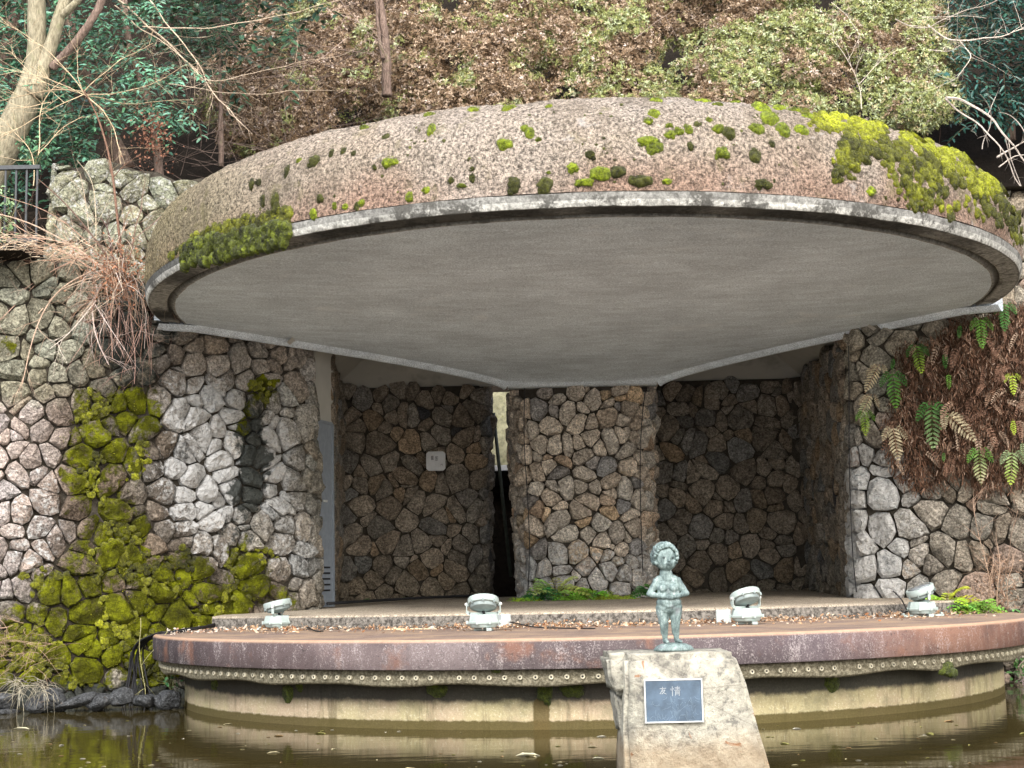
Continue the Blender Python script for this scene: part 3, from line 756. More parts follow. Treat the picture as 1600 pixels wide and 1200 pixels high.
def stone_wall(root, wm, z0, z1, size, seed, zone, relief=.30, top=None, stretch=1.0, gap=.0045, limit=300, faces_out=None, part='stone', plain=False, mortar=True):
    rnd = random.Random(seed); cs = cells(wm.S, z0, z1, size, rnd, stretch, top); items = []
    for poly, ar in cs:
        cx = sum(p[0] for p in poly) / len(poly); cz = sum(p[1] for p in poly) / len(poly); R = math.sqrt(ar / math.pi)
        pp = resample(poly, 10); g = 1 - (gap * rnd.uniform(.5, 1.35)) / R; h = relief * .85 * R * rnd.uniform(.7, 1.35); push = rnd.uniform(-.02, .025)
        tx, tz = rnd.gauss(0, .16), rnd.gauss(0, .12); cxo, czo = cx + rnd.gauss(0, .16) * R, cz + rnd.gauss(.05, .16) * R; V = []; C = []; A = []
        sd_ = rnd.random() * 100; tint = rnd.uniform(.74, 1.22); warm = rnd.gauss(0, .03)
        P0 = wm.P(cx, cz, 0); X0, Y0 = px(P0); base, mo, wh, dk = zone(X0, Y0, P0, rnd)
        for ring, (sc, dd) in enumerate(((1.0, -.06), (.975, h * .22), (.70, h * .92), (0, h * 1.0))):
            for k in range(10 if ring < 3 else 1):
                x, z = pp[k] if ring < 3 else (cxo, czo)
                ccx, ccz = (cx, cz) if ring < 2 else (cxo, czo)
                x = ccx + (x - ccx) * sc * g; z = ccz + (z - ccz) * sc * g
                w = noise.noise(Vector((x * 9, z * 9, sd_)))
                jitter = (w * .42 * R) if ring == 2 else (w * .07 * R)
                x += jitter; z += noise.noise(Vector((z * 9, x * 9, sd_ + 9))) * (.42 if ring == 2 else .07) * R
                d = dd + push + (tx * (x - cx) + tz * (z - cz)) * (1 if ring else 0) + (w * h * (.9 if ring >= 2 else .45) if ring > 0 else 0)
                q = wm.P(x, z, d); V.append(q)
                X, Y = px(q) if ring in (1, 3) or k % 3 == 0 else (X0, Y0)
                if plain: b, m2, w2, d2 = base, mo, wh, dk
                else:
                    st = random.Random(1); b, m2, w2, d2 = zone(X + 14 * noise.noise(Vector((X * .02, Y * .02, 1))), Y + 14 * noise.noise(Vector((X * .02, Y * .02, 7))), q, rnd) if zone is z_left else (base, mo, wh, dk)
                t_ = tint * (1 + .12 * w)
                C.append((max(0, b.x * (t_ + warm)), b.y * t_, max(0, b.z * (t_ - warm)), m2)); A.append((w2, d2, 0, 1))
        F = []
        for rg in (0, 1):
            for k in range(10):
                a, b_ = rg * 10 + k, rg * 10 + (k + 1) % 10; F.append((a, b_, b_ + 10, a + 10))
        for k in range(10): F.append((20 + k, 20 + (k + 1) % 10, 30))
        infr = -30 < X0 < 1630 and -30 < Y0 < 1230
        items.append((0 if infr else 1, -ar if infr else 0, V, F, C, A, P0, m2 if False else mo))
    items.sort(key=lambda t: (t[0], t[1]))
    for it in items[:limit]:
        o = link(part, pymesh(part, [v for v in it[2]], it[3], True, it[4], it[5]), M['stone'], root); o.data.set_sharp_from_angle(angle=math.radians(32))
    rest = items[limit:]
    if rest:
        V = []; F = []; C = []; A = []
        for it in rest:
            o = len(V); V += it[2]; F += [tuple(i + o for i in f) for f in it[3]]; C += it[4]; A += it[5]
        tag(link('small_stones', pymesh('small_stones', V, F, True, C, A), M['stone'], root), kind='stuff')
    for it in items: ALL_STONE_SURF.append((it[2], it[7], it[6]))
    if mortar:
        ns, nz_ = max(2, int(wm.S / .25)), 14; V = []
        for i in range(ns + 1):
            u = wm.S * i / ns; zt = min(z1, top(u)) if top else z1
            for j in range(nz_ + 1): V.append(wm.P(u, z0 + (zt - z0) * j / nz_, -.045))
        link('mortar', pymesh('mortar', V, grid_faces(ns + 1, nz_ + 1)), M['mortar'], root)
        # the wall's body behind its face
        V = []
        for i in range(ns + 1):
            u = wm.S * i / ns; zt = (min(z1, top(u)) if top else z1) - .02
            V += [wm.P(u, zt, -.05), wm.P(u, zt, -.34)]
        link('wall_core', pymesh('wall_core', V, grid_faces(ns + 1, 2)), M['mortar'], root)
    return items

def surf(wm, x, y, d=.06):
    """the place on a wall seen at photo point (x, y)"""
    best = None; r = ray(x, y)
    for i in range(0, 241):
        u_ = wm.S * i / 240; p = wm.P(u_, 0, d); t = (p.y - CAM.y) / r.y; q = CAM + r * t; e = abs(q.x - p.x)
        if best is None or e < best[0]: best = (e, u_, q.z)
    return wm.P(best[1], best[2], d), wm.N(best[1]), best[1]
# left retaining wall
w1 = empty('stone_wall', (-6.5, -.9, -.9), 'mossy rubble retaining wall left of the stage, from the water up to the shell corner', 'stone wall')
wmL = WallMap([(-10.2, -1.15), (-8, -1.0), (-6.2, -.72), (-5.25, -.15), (-4.85, .12), (-4.2, .62), (-3.70, 1.05), (-3.42, 1.28), (-3.30, 1.50), (-3.36, 1.95)], .03, 2, 0)
cornerS = min(range(len(wmL.p)), key=lambda i: abs(wmL.p[i].x + 5.1) + (0 if wmL.p[i].x < -4 else 9)); sC = wmL.s[cornerS]
def topL(u):
    if u < sC: return 4.36 + .05 * math.sin(u * 3)
    p, _ = wmL.frame(u); return 3.70 - .05 * max(0, p.x + 5.0)
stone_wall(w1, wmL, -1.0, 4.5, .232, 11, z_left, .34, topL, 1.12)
# upper left wall
w2 = empty('stone_wall', (-5.5, .2, 4.3), 'upper rubble wall of large pale olive stones rising beside the left end of the shell', 'stone wall')
wmU = WallMap([(-6.47, 1.2), (-6.50, .42), (-6.42, .14), (-5.4, .10), (-4.6, .22), (-3.6, .5)], .04, 1, 4.3)
def topU(u):
    p, _ = wmU.frame(u); return 5.72 + .05 * math.sin(u * 4.1) + .04 * math.sin(u * 9) - .05 * max(0, p.x + 6.4) - (.10 if p.x > -5.6 else 0)
stone_wall(w2, wmU, 4.15, 5.95, .26, 12, z_upper, .34, topU, 1.1)
# pillar
w3 = empty('stone_pillar', (.2, 3.2, .2), 'rubble stone pillar under the middle of the shell', 'pillar')
wmP = WallMap([(-.86, 4.9), (-.85, 4.2), (-.82, 3.62), (-.62, 3.24), (0.2, 3.17), (1.0, 3.24), (1.20, 3.62), (1.24, 4.2), (1.26, 4.9)], -.03, 1, 3.2)
stone_wall(w3, wmP, .12, 3.20, .215, 13, z_pillar, .42)
# alcove rear and side walls
w4 = empty('stone_wall', (-2.3, 5.3, .2), 'dark shaded rubble wall at the back of the left alcove, carrying the small white sign', 'stone wall')
wmR1 = WallMap([(-3.27, 2.52), (-3.34, 3.4), (-3.47, 4.9), (-3.42, 5.27), (-3.2, 5.33), (-2.2, 5.33), (-1.26, 5.33), (-1.17, 5.5), (-1.17, 6.3)], -.02, 1, 3.5)
stone_wall(w4, wmR1, .12, 3.52, .265, 14, z_rear, .20, gap=.004)
w5 = empty('stone_wall', (2.4, 5.3, .2), 'dark shaded rubble wall at the back and right side of the right alcove', 'stone wall')
wmR2 = WallMap([(1.16, 6.2), (1.16, 5.4), (1.3, 5.33), (2.4, 5.33), (3.52, 5.33), (3.62, 5.2), (3.56, 4.4), (3.46, 2.4), (3.42, 1.3)], .0, 1, 3.5)
stone_wall(w5, wmR2, .12, 3.52, .265, 15, z_rear_r, .22, gap=.004)
# right wall
w6 = empty('stone_wall', (5.5, .4, -.5), 'rubble retaining wall right of the right alcove, grey stones turning brown, under the hanging ferns', 'stone wall')
wmRt = WallMap([(3.44, 1.6), (3.40, 1.08), (3.50, .93), (4.2, .72), (5.1, .35), (6.6, .15), (9.5, -.1)], .02, 2, 0)
def topR(u):
    p, _ = wmRt.frame(u); return 3.74 if p.x < 5.05 else 5.15
stone_wall(w6, wmRt, -1.0, 5.2, .285, 16, z_right, .34, topR, 1.05)
# fill behind the small gaps beside the shell
def shell_cap():
    m = MB(); V = []
    for i, X in enumerate(np.linspace(5.2, 11, 12)): V += [(X, .25, 5.16), (X, 1.1, 5.2)]
    m.add(V, grid_faces(12, 2)); m.build('wall_top', M['mortar'], w6)
shell_cap()
m = MB(); V = []
for X in np.linspace(-10.2, -6.3, 10): V += [(X, -1.2, 4.30), (X, .95, 5.1 if X < -99 else 4.34)]
m.add(V, grid_faces(10, 2)); m.build('ledge', M['soil'], w1)
m = MB(); V = []
for X in np.linspace(-10.4, -4.7, 10): V += [(X, .93, 4.2), (X, .93, 5.3)]
m.add(V, grid_faces(10, 2)); m.build('bank_face', M['soil'], w1)

# mossy tufts on the mossy stones (a real pile of tiny shoots)
def moss_tufts():
    P_ = []; T = []
    rnd = random.Random(5)
    for V, mo, P0 in ALL_STONE_SURF:
        X, Y = px(P0)
        if X > 520: continue
        m = ell(X, Y, MOSSZ)
        if m < .45: continue
        c = V[30]
        for _ in range(int(95 * (m - .3))):
            k = rnd.randrange(10); a, b_ = V[10 + k], V[20 + (k + rnd.randrange(2)) % 10]
            t = rnd.random(); q = a.lerp(b_, t) if rnd.random() < .6 else b_.lerp(c, rnd.random())
            q = q + Vector((rnd.gauss(0, .012), rnd.gauss(-.004, .004), rnd.gauss(0, .012)))
            x2, y2 = px(q)
            if ell(x2, y2, MOSSZ) * .6 + .5 * noise.noise(q * 7) + .15 * noise.noise(q * 20) < .38: continue
            P_.append(q); g = max(0, .5 + noise.noise(q * 4.0) * 1.1 + rnd.gauss(0, .12)); T.append(g)
    P_ = np.array([tuple(p) for p in P_]); N_ = len(P_); T = np.clip(np.array(T), 0, 1)
    d = np.stack([rng.normal(0, .5, N_), -np.abs(rng.normal(.8, .3, N_)), rng.normal(.35, .5, N_)], 1); d /= np.linalg.norm(d, axis=1)[:, None]
    s = np.cross(d, rng.normal(0, 1, (N_, 3))); s /= np.linalg.norm(s, axis=1)[:, None]
    l = rng.uniform(.010, .028, N_)[:, None]; w = rng.uniform(.004, .009, N_)[:, None]
    V = np.stack([P_ - s * w, P_ + s * w, P_ + d * l], 1).reshape(-1, 3); F = np.arange(N_ * 3).reshape(-1, 3)
    lo = np.array([.06, .075, .006]); hi = np.array([.42, .42, .018]); c = lo + (hi - lo) * (T[:, None] ** 1.3)
    C = np.concatenate([c, np.ones((N_, 1))], 1).repeat(3, 0)
    tag(link('moss', npmesh('moss', V, F, C), M['moss'], w1), kind='stuff')
moss_tufts()
def moss_lumps():
    rd = random.Random(15); pts = []
    for _ in range(4200):
        x, y = rd.uniform(-60, 480), rd.uniform(560, 1090); w = ell(x, y, MOSSZ)
        q0 = Vector((x * .012, y * .012, 3)); n0 = noise.noise(q0) * .9 + .3 * noise.noise(q0 * 3.1)
        if w + n0 < .86: continue
        p, n_, _ = surf(wmL, x, y, .02 + .02 * rd.random()); r = rd.uniform(.018, .05)
        bright = max(.22, .62 + 1.25 * noise.noise(Vector((x * .011, y * .014, 8))) + rd.gauss(0, .12) + (.35 if w > 1.0 else 0))
        pts.append((p, n_, r * rd.uniform(.8, 1.3), r, r * .30, bright))
    tag(blob_moss(pts, 'moss_lumps', w1, (.24, .25, .009), 2.0, 44), kind='stuff')

# ------------------------------------------------------------------ moss on the shell
moss_lumps()
def on_dome(x, y):
    h = DOME.ray_cast(CAM, ray(x, y).normalized()); return (h[0], h[1]) if h[0] is not None else (None, None)
def cushion(x, y, rx, ry=None, tint=1.0, dark=False, i=0, name='moss_cushion'):
    p, n_ = on_dome(x, y)
    if p is None: return None
    if n_.dot(ray(x, y)) > 0: n_ = -n_
    s = (p - CAM).length / FP; ry = ry or rx
    fz = 1 / max(.45, abs(n_.dot(-ray(x, y).normalized())))
    return (p - n_ * .01, n_, rx * s * 1.1, ry * s * 1.0 * min(1.5, fz), min(rx, ry) * s * .6 + .010, tint)
CUSH = [(789, 225, 12, 11, 1), (820, 201, 7, 6, .8), (610, 253, 13, 8, 1), (674, 203, 7, 11, .9), (672, 180, 10, 6, .9), (828, 208, 8, 8, .9), (841, 218, 5, 4, .7), (922, 242, 7, 9, .45), (894, 262, 10, 9, 1.3),
        (940, 272, 16, 13, 1.0), (966, 268, 12, 10, .4), (910, 285, 17, 7, 1.2), (851, 290, 12, 14, .6), (801, 288, 10, 15, .45), (1001, 282, 17, 10, .55), (1043, 283, 8, 5, 1.2), (1014, 222, 17, 10, 1), (1022, 230, 14, 11, .7),
        (1047, 210, 9, 7, 1.1), (1122, 202, 10, 8, .8), (1138, 208, 9, 9, .6), (1128, 240, 11, 10, .7), (1181, 201, 11, 9, .8), (1180, 241, 9, 9, .6), (1192, 287, 13, 7, .5), (1224, 203, 11, 10, .8), (1252, 203, 11, 8, 1.2),
        (1362, 299, 8, 6, 1.3), (1190, 170, 14, 10, 1.3), (1203, 184, 13, 12, 1), (1217, 170, 11, 7, 1.2), (1022, 178, 10, 8, 1.1), (1012, 190, 8, 6, .9), (1025, 157, 10, 5, 1.1), (1095, 158, 14, 5, 1.1), (1120, 164, 8, 5, .7),
        (782, 163, 14, 5, 1.1), (797, 168, 13, 6, 1.1), (740, 171, 10, 5, 1.1), (857, 167, 7, 4, 1.2), (570, 200, 8, 6, .7), (604, 214, 6, 6, .5), (537, 236, 5, 6, .5), (518, 240, 4, 6, .45), (490, 252, 12, 7, .6), (467, 251, 5, 4, .8),
        (432, 310, 8, 10, .6), (432, 325, 9, 8, .5), (411, 316, 6, 9, .35), (448, 270, 5, 9, .4), (405, 285, 7, 5, .4), (393, 288, 5, 7, .4), (500, 311, 6, 7, .5), (490, 335, 7, 8, 1.1), (523, 322, 5, 5, 1.1), (540, 323, 5, 5, 1.3),
        (558, 322, 5, 6, .6), (565, 318, 6, 6, .9), (640, 307, 7, 7, 1), (666, 297, 7, 5, 1.2), (705, 282, 5, 6, .6), (720, 290, 8, 4, .7), (738, 277, 5, 8, .5), (738, 264, 4, 4, .6), (585, 262, 4, 5, .5), (553, 240, 4, 4, .5), (1060, 205, 8, 6, .9),
        (1075, 200, 7, 6, .8), (1045, 196, 6, 4, .7), (1108, 188, 6, 5, .9), (1090, 194, 6, 5, .6), (1240, 172, 10, 5, 1), (1150, 160, 8, 4, 1), (1260, 182, 10, 6, 1), (857, 270, 4, 3, .7), (1078, 228, 6, 6, .6), (1205, 225, 6, 5, .4)]
for i, (x, y, rx, ry, t_) in enumerate(CUSH):
    c = cushion(x, y, rx, ry, t_)
    if c:
        p, n_, a, b_, d, tt = c; extra = [(p + Vector((random.uniform(-1, 1) * a * .7, 0, random.uniform(-.9, .3) * b_ * .8)), n_, a * random.uniform(.4, .65), b_ * random.uniform(.4, .65), d * .7, tt * random.uniform(.6, 1.2)) for _ in range(2 if rx > 8 else 1)]
        blob_moss([c] + extra, 'moss_cushion', canopy, (.22, .28, .010) if t_ > .65 else (.13, .14, .012), 5, 100 + i)
# the big moss mat at the right end: many cushions grown together
def mat_at(x, y):
    m = 0
    for cx, cy, rx, ry, w in [(1330, 188, 62, 20, 1.1), (1350, 205, 40, 22, 1), (1345, 228, 32, 26, .95), (1322, 258, 17, 24, .9), (1310, 275, 10, 12, .8), (1385, 235, 40, 30, .75), (1415, 190, 26, 12, 1), (1455, 215, 55, 26, 1.2), (1430, 245, 44, 36, .75), (1500, 235, 55, 36, 1.15),
                           (1480, 270, 60, 36, .85), (1540, 275, 45, 40, 1.05), (1560, 315, 34, 36, .9), (1425, 285, 34, 24, .6), (1590, 340, 16, 40, .6), (1445, 318, 26, 12, .6), (1500, 330, 30, 12, .4), (1275, 172, 26, 9, .9), (1400, 300, 20, 14, .35), (1530, 320, 26, 20, .4)]:
        d = math.hypot((x - cx) / rx, (y - cy) / ry); m = max(m, w * max(0, min(1, (1.25 - d) / .5)))
    for cx, cy, rx, ry in [(1397, 212, 12, 13), (1362, 250, 7, 14), (1375, 275, 14, 10), (1470, 232, 7, 5), (1500, 300, 16, 12)]:
        if math.hypot((x - cx) / rx, (y - cy) / ry) < 1: m = 0
    return m
pts = []; rnd = random.Random(8)
for _ in range(2100):
    x, y = rnd.uniform(1245, 1602), rnd.uniform(155, 395)
    w = mat_at(x, y)
    if rnd.random() > w * 1.1: continue
    r = rnd.uniform(4, 10) * (.65 + .45 * w)
    tint = max(.25, (1.35 if w > .95 else .72) + .75 * noise.noise(Vector((x * .022, y * .03, 2))) + rnd.gauss(0, .16) - max(0, (y - (150 + (x - 1270) * .22)) / 190) * .45)
    c = cushion(x, y, r, r * .85, tint)
    if c: pts.append(c)
tag(blob_moss(pts, 'moss_mat', canopy, (.255, .275, .009), 2.5, 3), kind='stuff')
# hanging moss at the left end of the lip and thin moss bits elsewhere
pts = []
for _ in range(420):
    x = rnd.uniform(262, 455); yl = 438 - (x - 228) * .52 + ((x - 228) ** 2) * .00062
    y = yl + rnd.uniform(-34, 8) * (1 if x < 400 else .8)
    if y > yl + 4 or rnd.random() < .22: continue
    if x < 300 and y < yl - 24: continue
    c = cushion(x, y, rnd.uniform(4, 8), rnd.uniform(4, 7), max(.3, rnd.gauss(.85, .3) + .5 * noise.noise(Vector((x * .03, y * .05, 0)))))
    if c: pts.append(c)
tag(blob_moss(pts, 'moss_mat', canopy, (.18, .19, .010), 3, 4), kind='stuff')
pts = []
for k in range(150):        # moss hanging over the lip face itself
    x = rnd.uniform(288, 450); t = (x - 288) / 162; yb = 398 - 33 * t; y = yb + rnd.uniform(-16, 22)
    a = on_cyl(x, y, RL + .02); z = max(ZL - .17, min(ZL + .05, a.z)); n_ = Vector((a.x, a.y, 0)).normalized()
    pts.append((Vector((a.x, a.y, z)), n_, .05, .07, .05, max(.2, rnd.gauss(.65, .3))))
tag(blob_moss(pts, 'hanging_moss', canopy, (.12, .15, .008), 3, 5), kind='stuff')
pts = []
for k in range(150):
    x, y = rnd.uniform(240, 1290), rnd.uniform(156, 350)
    if noise.noise(Vector((x * .008, y * .012, 3))) < .05 and y > 185: continue
    c = cushion(x, y, rnd.uniform(1.5, 3.6), rnd.uniform(1.5, 3), rnd.uniform(.4, 1.0))
    if c: pts.append(c)
tag(blob_moss(pts, 'moss_flecks', canopy, (.15, .16, .03), 1.5, 6), kind='stuff')

# ------------------------------------------------------------------ statue on its pedestal
YP = -8.1
pc = at(1056, 1020, YP); PXM = 246.0
ped = empty('stone_pedestal', (pc.x, YP, -.785), 'rough pale block stone pedestal with a blue-grey plaque, standing in the pond', 'pedestal')
def block(name, x0, x1, z0, z1, yc, dep, seed, amp=.02, skew=(0, 0), taper=0.0, parent=None, mat=None, cut=.05):
    bm = bmesh.new(); bmesh.ops.create_cube(bm, size=1)
    bmesh.ops.bevel(bm, geom=bm.edges[:], offset=cut, segments=2, affect='EDGES')
    bmesh.ops.subdivide_edges(bm, edges=bm.edges[:], cuts=6, use_grid_fill=True)
    V = []
    for v in bm.verts:
        t = v.co.z + .5
        x = x0[0] * (1 - t) + x0[1] * t; xx = x1[0] * (1 - t) + x1[1] * t
        p = Vector((x + (xx - x) * (v.co.x + .5), yc + v.co.y * dep * (1 - taper * t), z0 + (z1 - z0) * t))
        q = p * 3.2 + Vector((seed, seed, 0)); n_ = Vector((noise.noise(q), noise.noise(q + Vector((9, 0, 0))), noise.noise(q + Vector((0, 9, 0))) * .5))
        q = p * 13; n2 = Vector((noise.noise(q), noise.noise(q + Vector((9, 0, 0))), noise.noise(q + Vector((0, 9, 0)))))
        v.co = p + n_ * amp * 1.6 + n2 * amp * .6
    me = bpy.data.meshes.new(name); bm.to_mesh(me); bm.free(); me.polygons.foreach_set('use_smooth', [True] * len(me.polygons))
    return link(name, me, mat or M['ped'], parent)
def PX(x, y, Y=YP): return at(x, y, Y)
zt = PX(1056, 1021).z
xa = lambda x, y: PX(x, y).x
block('block_stone', (xa(975, 1200) - .01, xa(972, 1030)), (xa(1215, 1200) + .06, xa(1150, 1030)), -1.1, zt, YP + .30, .62, 3, .012, parent=ped, cut=.035)
block('chipped_shoulder', (xa(962, 1085), xa(946, 1030)), (xa(1000, 1085), xa(1000, 1030)), PX(960, 1090).z, zt - .004, YP + .32, .5, 9, .022, parent=ped, cut=.12)
block('chipped_shoulder', (xa(975, 1150), xa(962, 1085)), (xa(1000, 1150), xa(1000, 1085)), PX(960, 1160).z, PX(960, 1085).z + .02, YP + .36, .42, 12, .02, parent=ped, cut=.12)
# plaque
pl0, pl1 = PX(1010, 1128, YP - .028), PX(1095, 1062, YP - .028); pw, ph_ = pl1.x - pl0.x, pl1.z - pl0.z; pcx, pcz = (pl0.x + pl1.x) / 2, (pl0.z + pl1.z) / 2
rotp = Matrix.Rotation(math.radians(1.0), 4, 'Y')
m = MB()
for (cx, cz, sx, sz) in ((0, ph_ / 2 + .004, pw + .016, .008), (0, -ph_ / 2 - .004, pw + .016, .008), (-pw / 2 - .004, 0, .008, ph_), (pw / 2 + .004, 0, .008, ph_)):
    m.box((pcx + cx, YP - .022, pcz + cz), (sx, .03, sz))
m.build('plaque_frame', mat_plain('plaque_rim', (.62, .64, .62), .5, .4, .2), ped)
m = MB(); m.box((pcx, YP - .018, pcz), (pw, .028, ph_)); plaque = m.build('plaque', M['plaque'], ped)
def strokes(lines, ox, oz, sc, w, y, name, mat, parent, thick=.002):
    """flat pen strokes: each line is a list of (x,y) in a 0..10 box, y down"""
    V = []; F = []
    for ln in lines:
        for a, b in zip(ln[:-1], ln[1:]):
            p = Vector((ox + a[0] * sc, 0, oz - a[1] * sc)); q = Vector((ox + b[0] * sc, 0, oz - b[1] * sc)); d = (q - p); d = d.normalized() if d.length > 0 else Vector((1, 0, 0)); n_ = Vector((-d.z, 0, d.x)) * w / 2
            p = p - d * w * .3; q = q + d * w * .3; k = len(V)
            for r in (p + n_, p - n_, q - n_, q + n_): V.append((r.x, y, r.z))
            for r in (p + n_, p - n_, q - n_, q + n_): V.append((r.x, y + thick, r.z))
            F += [(k, k + 1, k + 2, k + 3), (k, k + 4, k + 5, k + 1), (k + 1, k + 5, k + 6, k + 2), (k + 2, k + 6, k + 7, k + 3), (k + 3, k + 7, k + 4, k)]
    return link(name, pymesh(name, V, F, False), mat, parent)
YU = [[(1, 2.6), (9, 2.2)], [(4.6, .4), (4.0, 4.5), (1.0, 9.4)], [(3.6, 4.8), (7.6, 4.5), (5.8, 7.4), (3.2, 9.6)], [(4.2, 6), (6.4, 8.4), (9.2, 9.8)]]
JO = [[(2, .3), (2, 9.8)], [(.5, 2.5), (.8, 4.2)], [(3.1, 2.2), (3.6, 3.4)], [(4.6, 1.5), (9.6, 1.3)], [(5, 2.9), (9.3, 2.7)], [(4.2, 4.3), (10, 4.1)], [(7.1, .2), (7.1, 4.2)],
      [(5.2, 5.3), (5.0, 9.4)], [(5.2, 5.3), (9, 5.2), (9, 9.6), (8.4, 9.3)], [(5.2, 6.6), (9, 6.5)], [(5.2, 7.9), (9, 7.8)]]
u = pw / 85.0; yy = YP - .034
tx, tz = pcx - pw / 2, pcz + ph_ / 2
strokes(YU, tx + 21 * u, tz - 9 * u, 1.15 * u, .9 * u, yy, 'title_character', M['etch2'], plaque)
strokes(JO, tx + 38 * u, tz - 8.5 * u, 1.5 * u, .8 * u, yy, 'title_character', M['etch2'], plaque)
rnd = random.Random(21); lines = []
for k in range(46):       # faint etched drawing, illegible in the photograph
    x, y = rnd.uniform(6, 78), rnd.uniform(24, 60); a = rnd.gauss(math.pi / 2, .5); ln = [(x, y)]
    for _ in range(rnd.randint(2, 5)):
        a += rnd.gauss(0, .45); x += math.cos(a) * 3; y += math.sin(a) * 3
        if not (3 < x < 82 and 22 < y < 64): break
        ln.append((x, y))
    lines.append(ln)
lines += [[(68, 26), (70, 32), (69, 38), (70, 46)], [(40, 40), (44, 44), (43, 52), (46, 58)], [(52, 52), (60, 51)], [(38, 24), (38, 32), (44, 32), (44, 28)], [(62, 58), (70, 60), (80, 61)], [(4, 61), (16, 60), (30, 63)]]
strokes(lines, tx, tz, u, .5 * u, yy, 'etched_drawing', M['etch'], plaque)

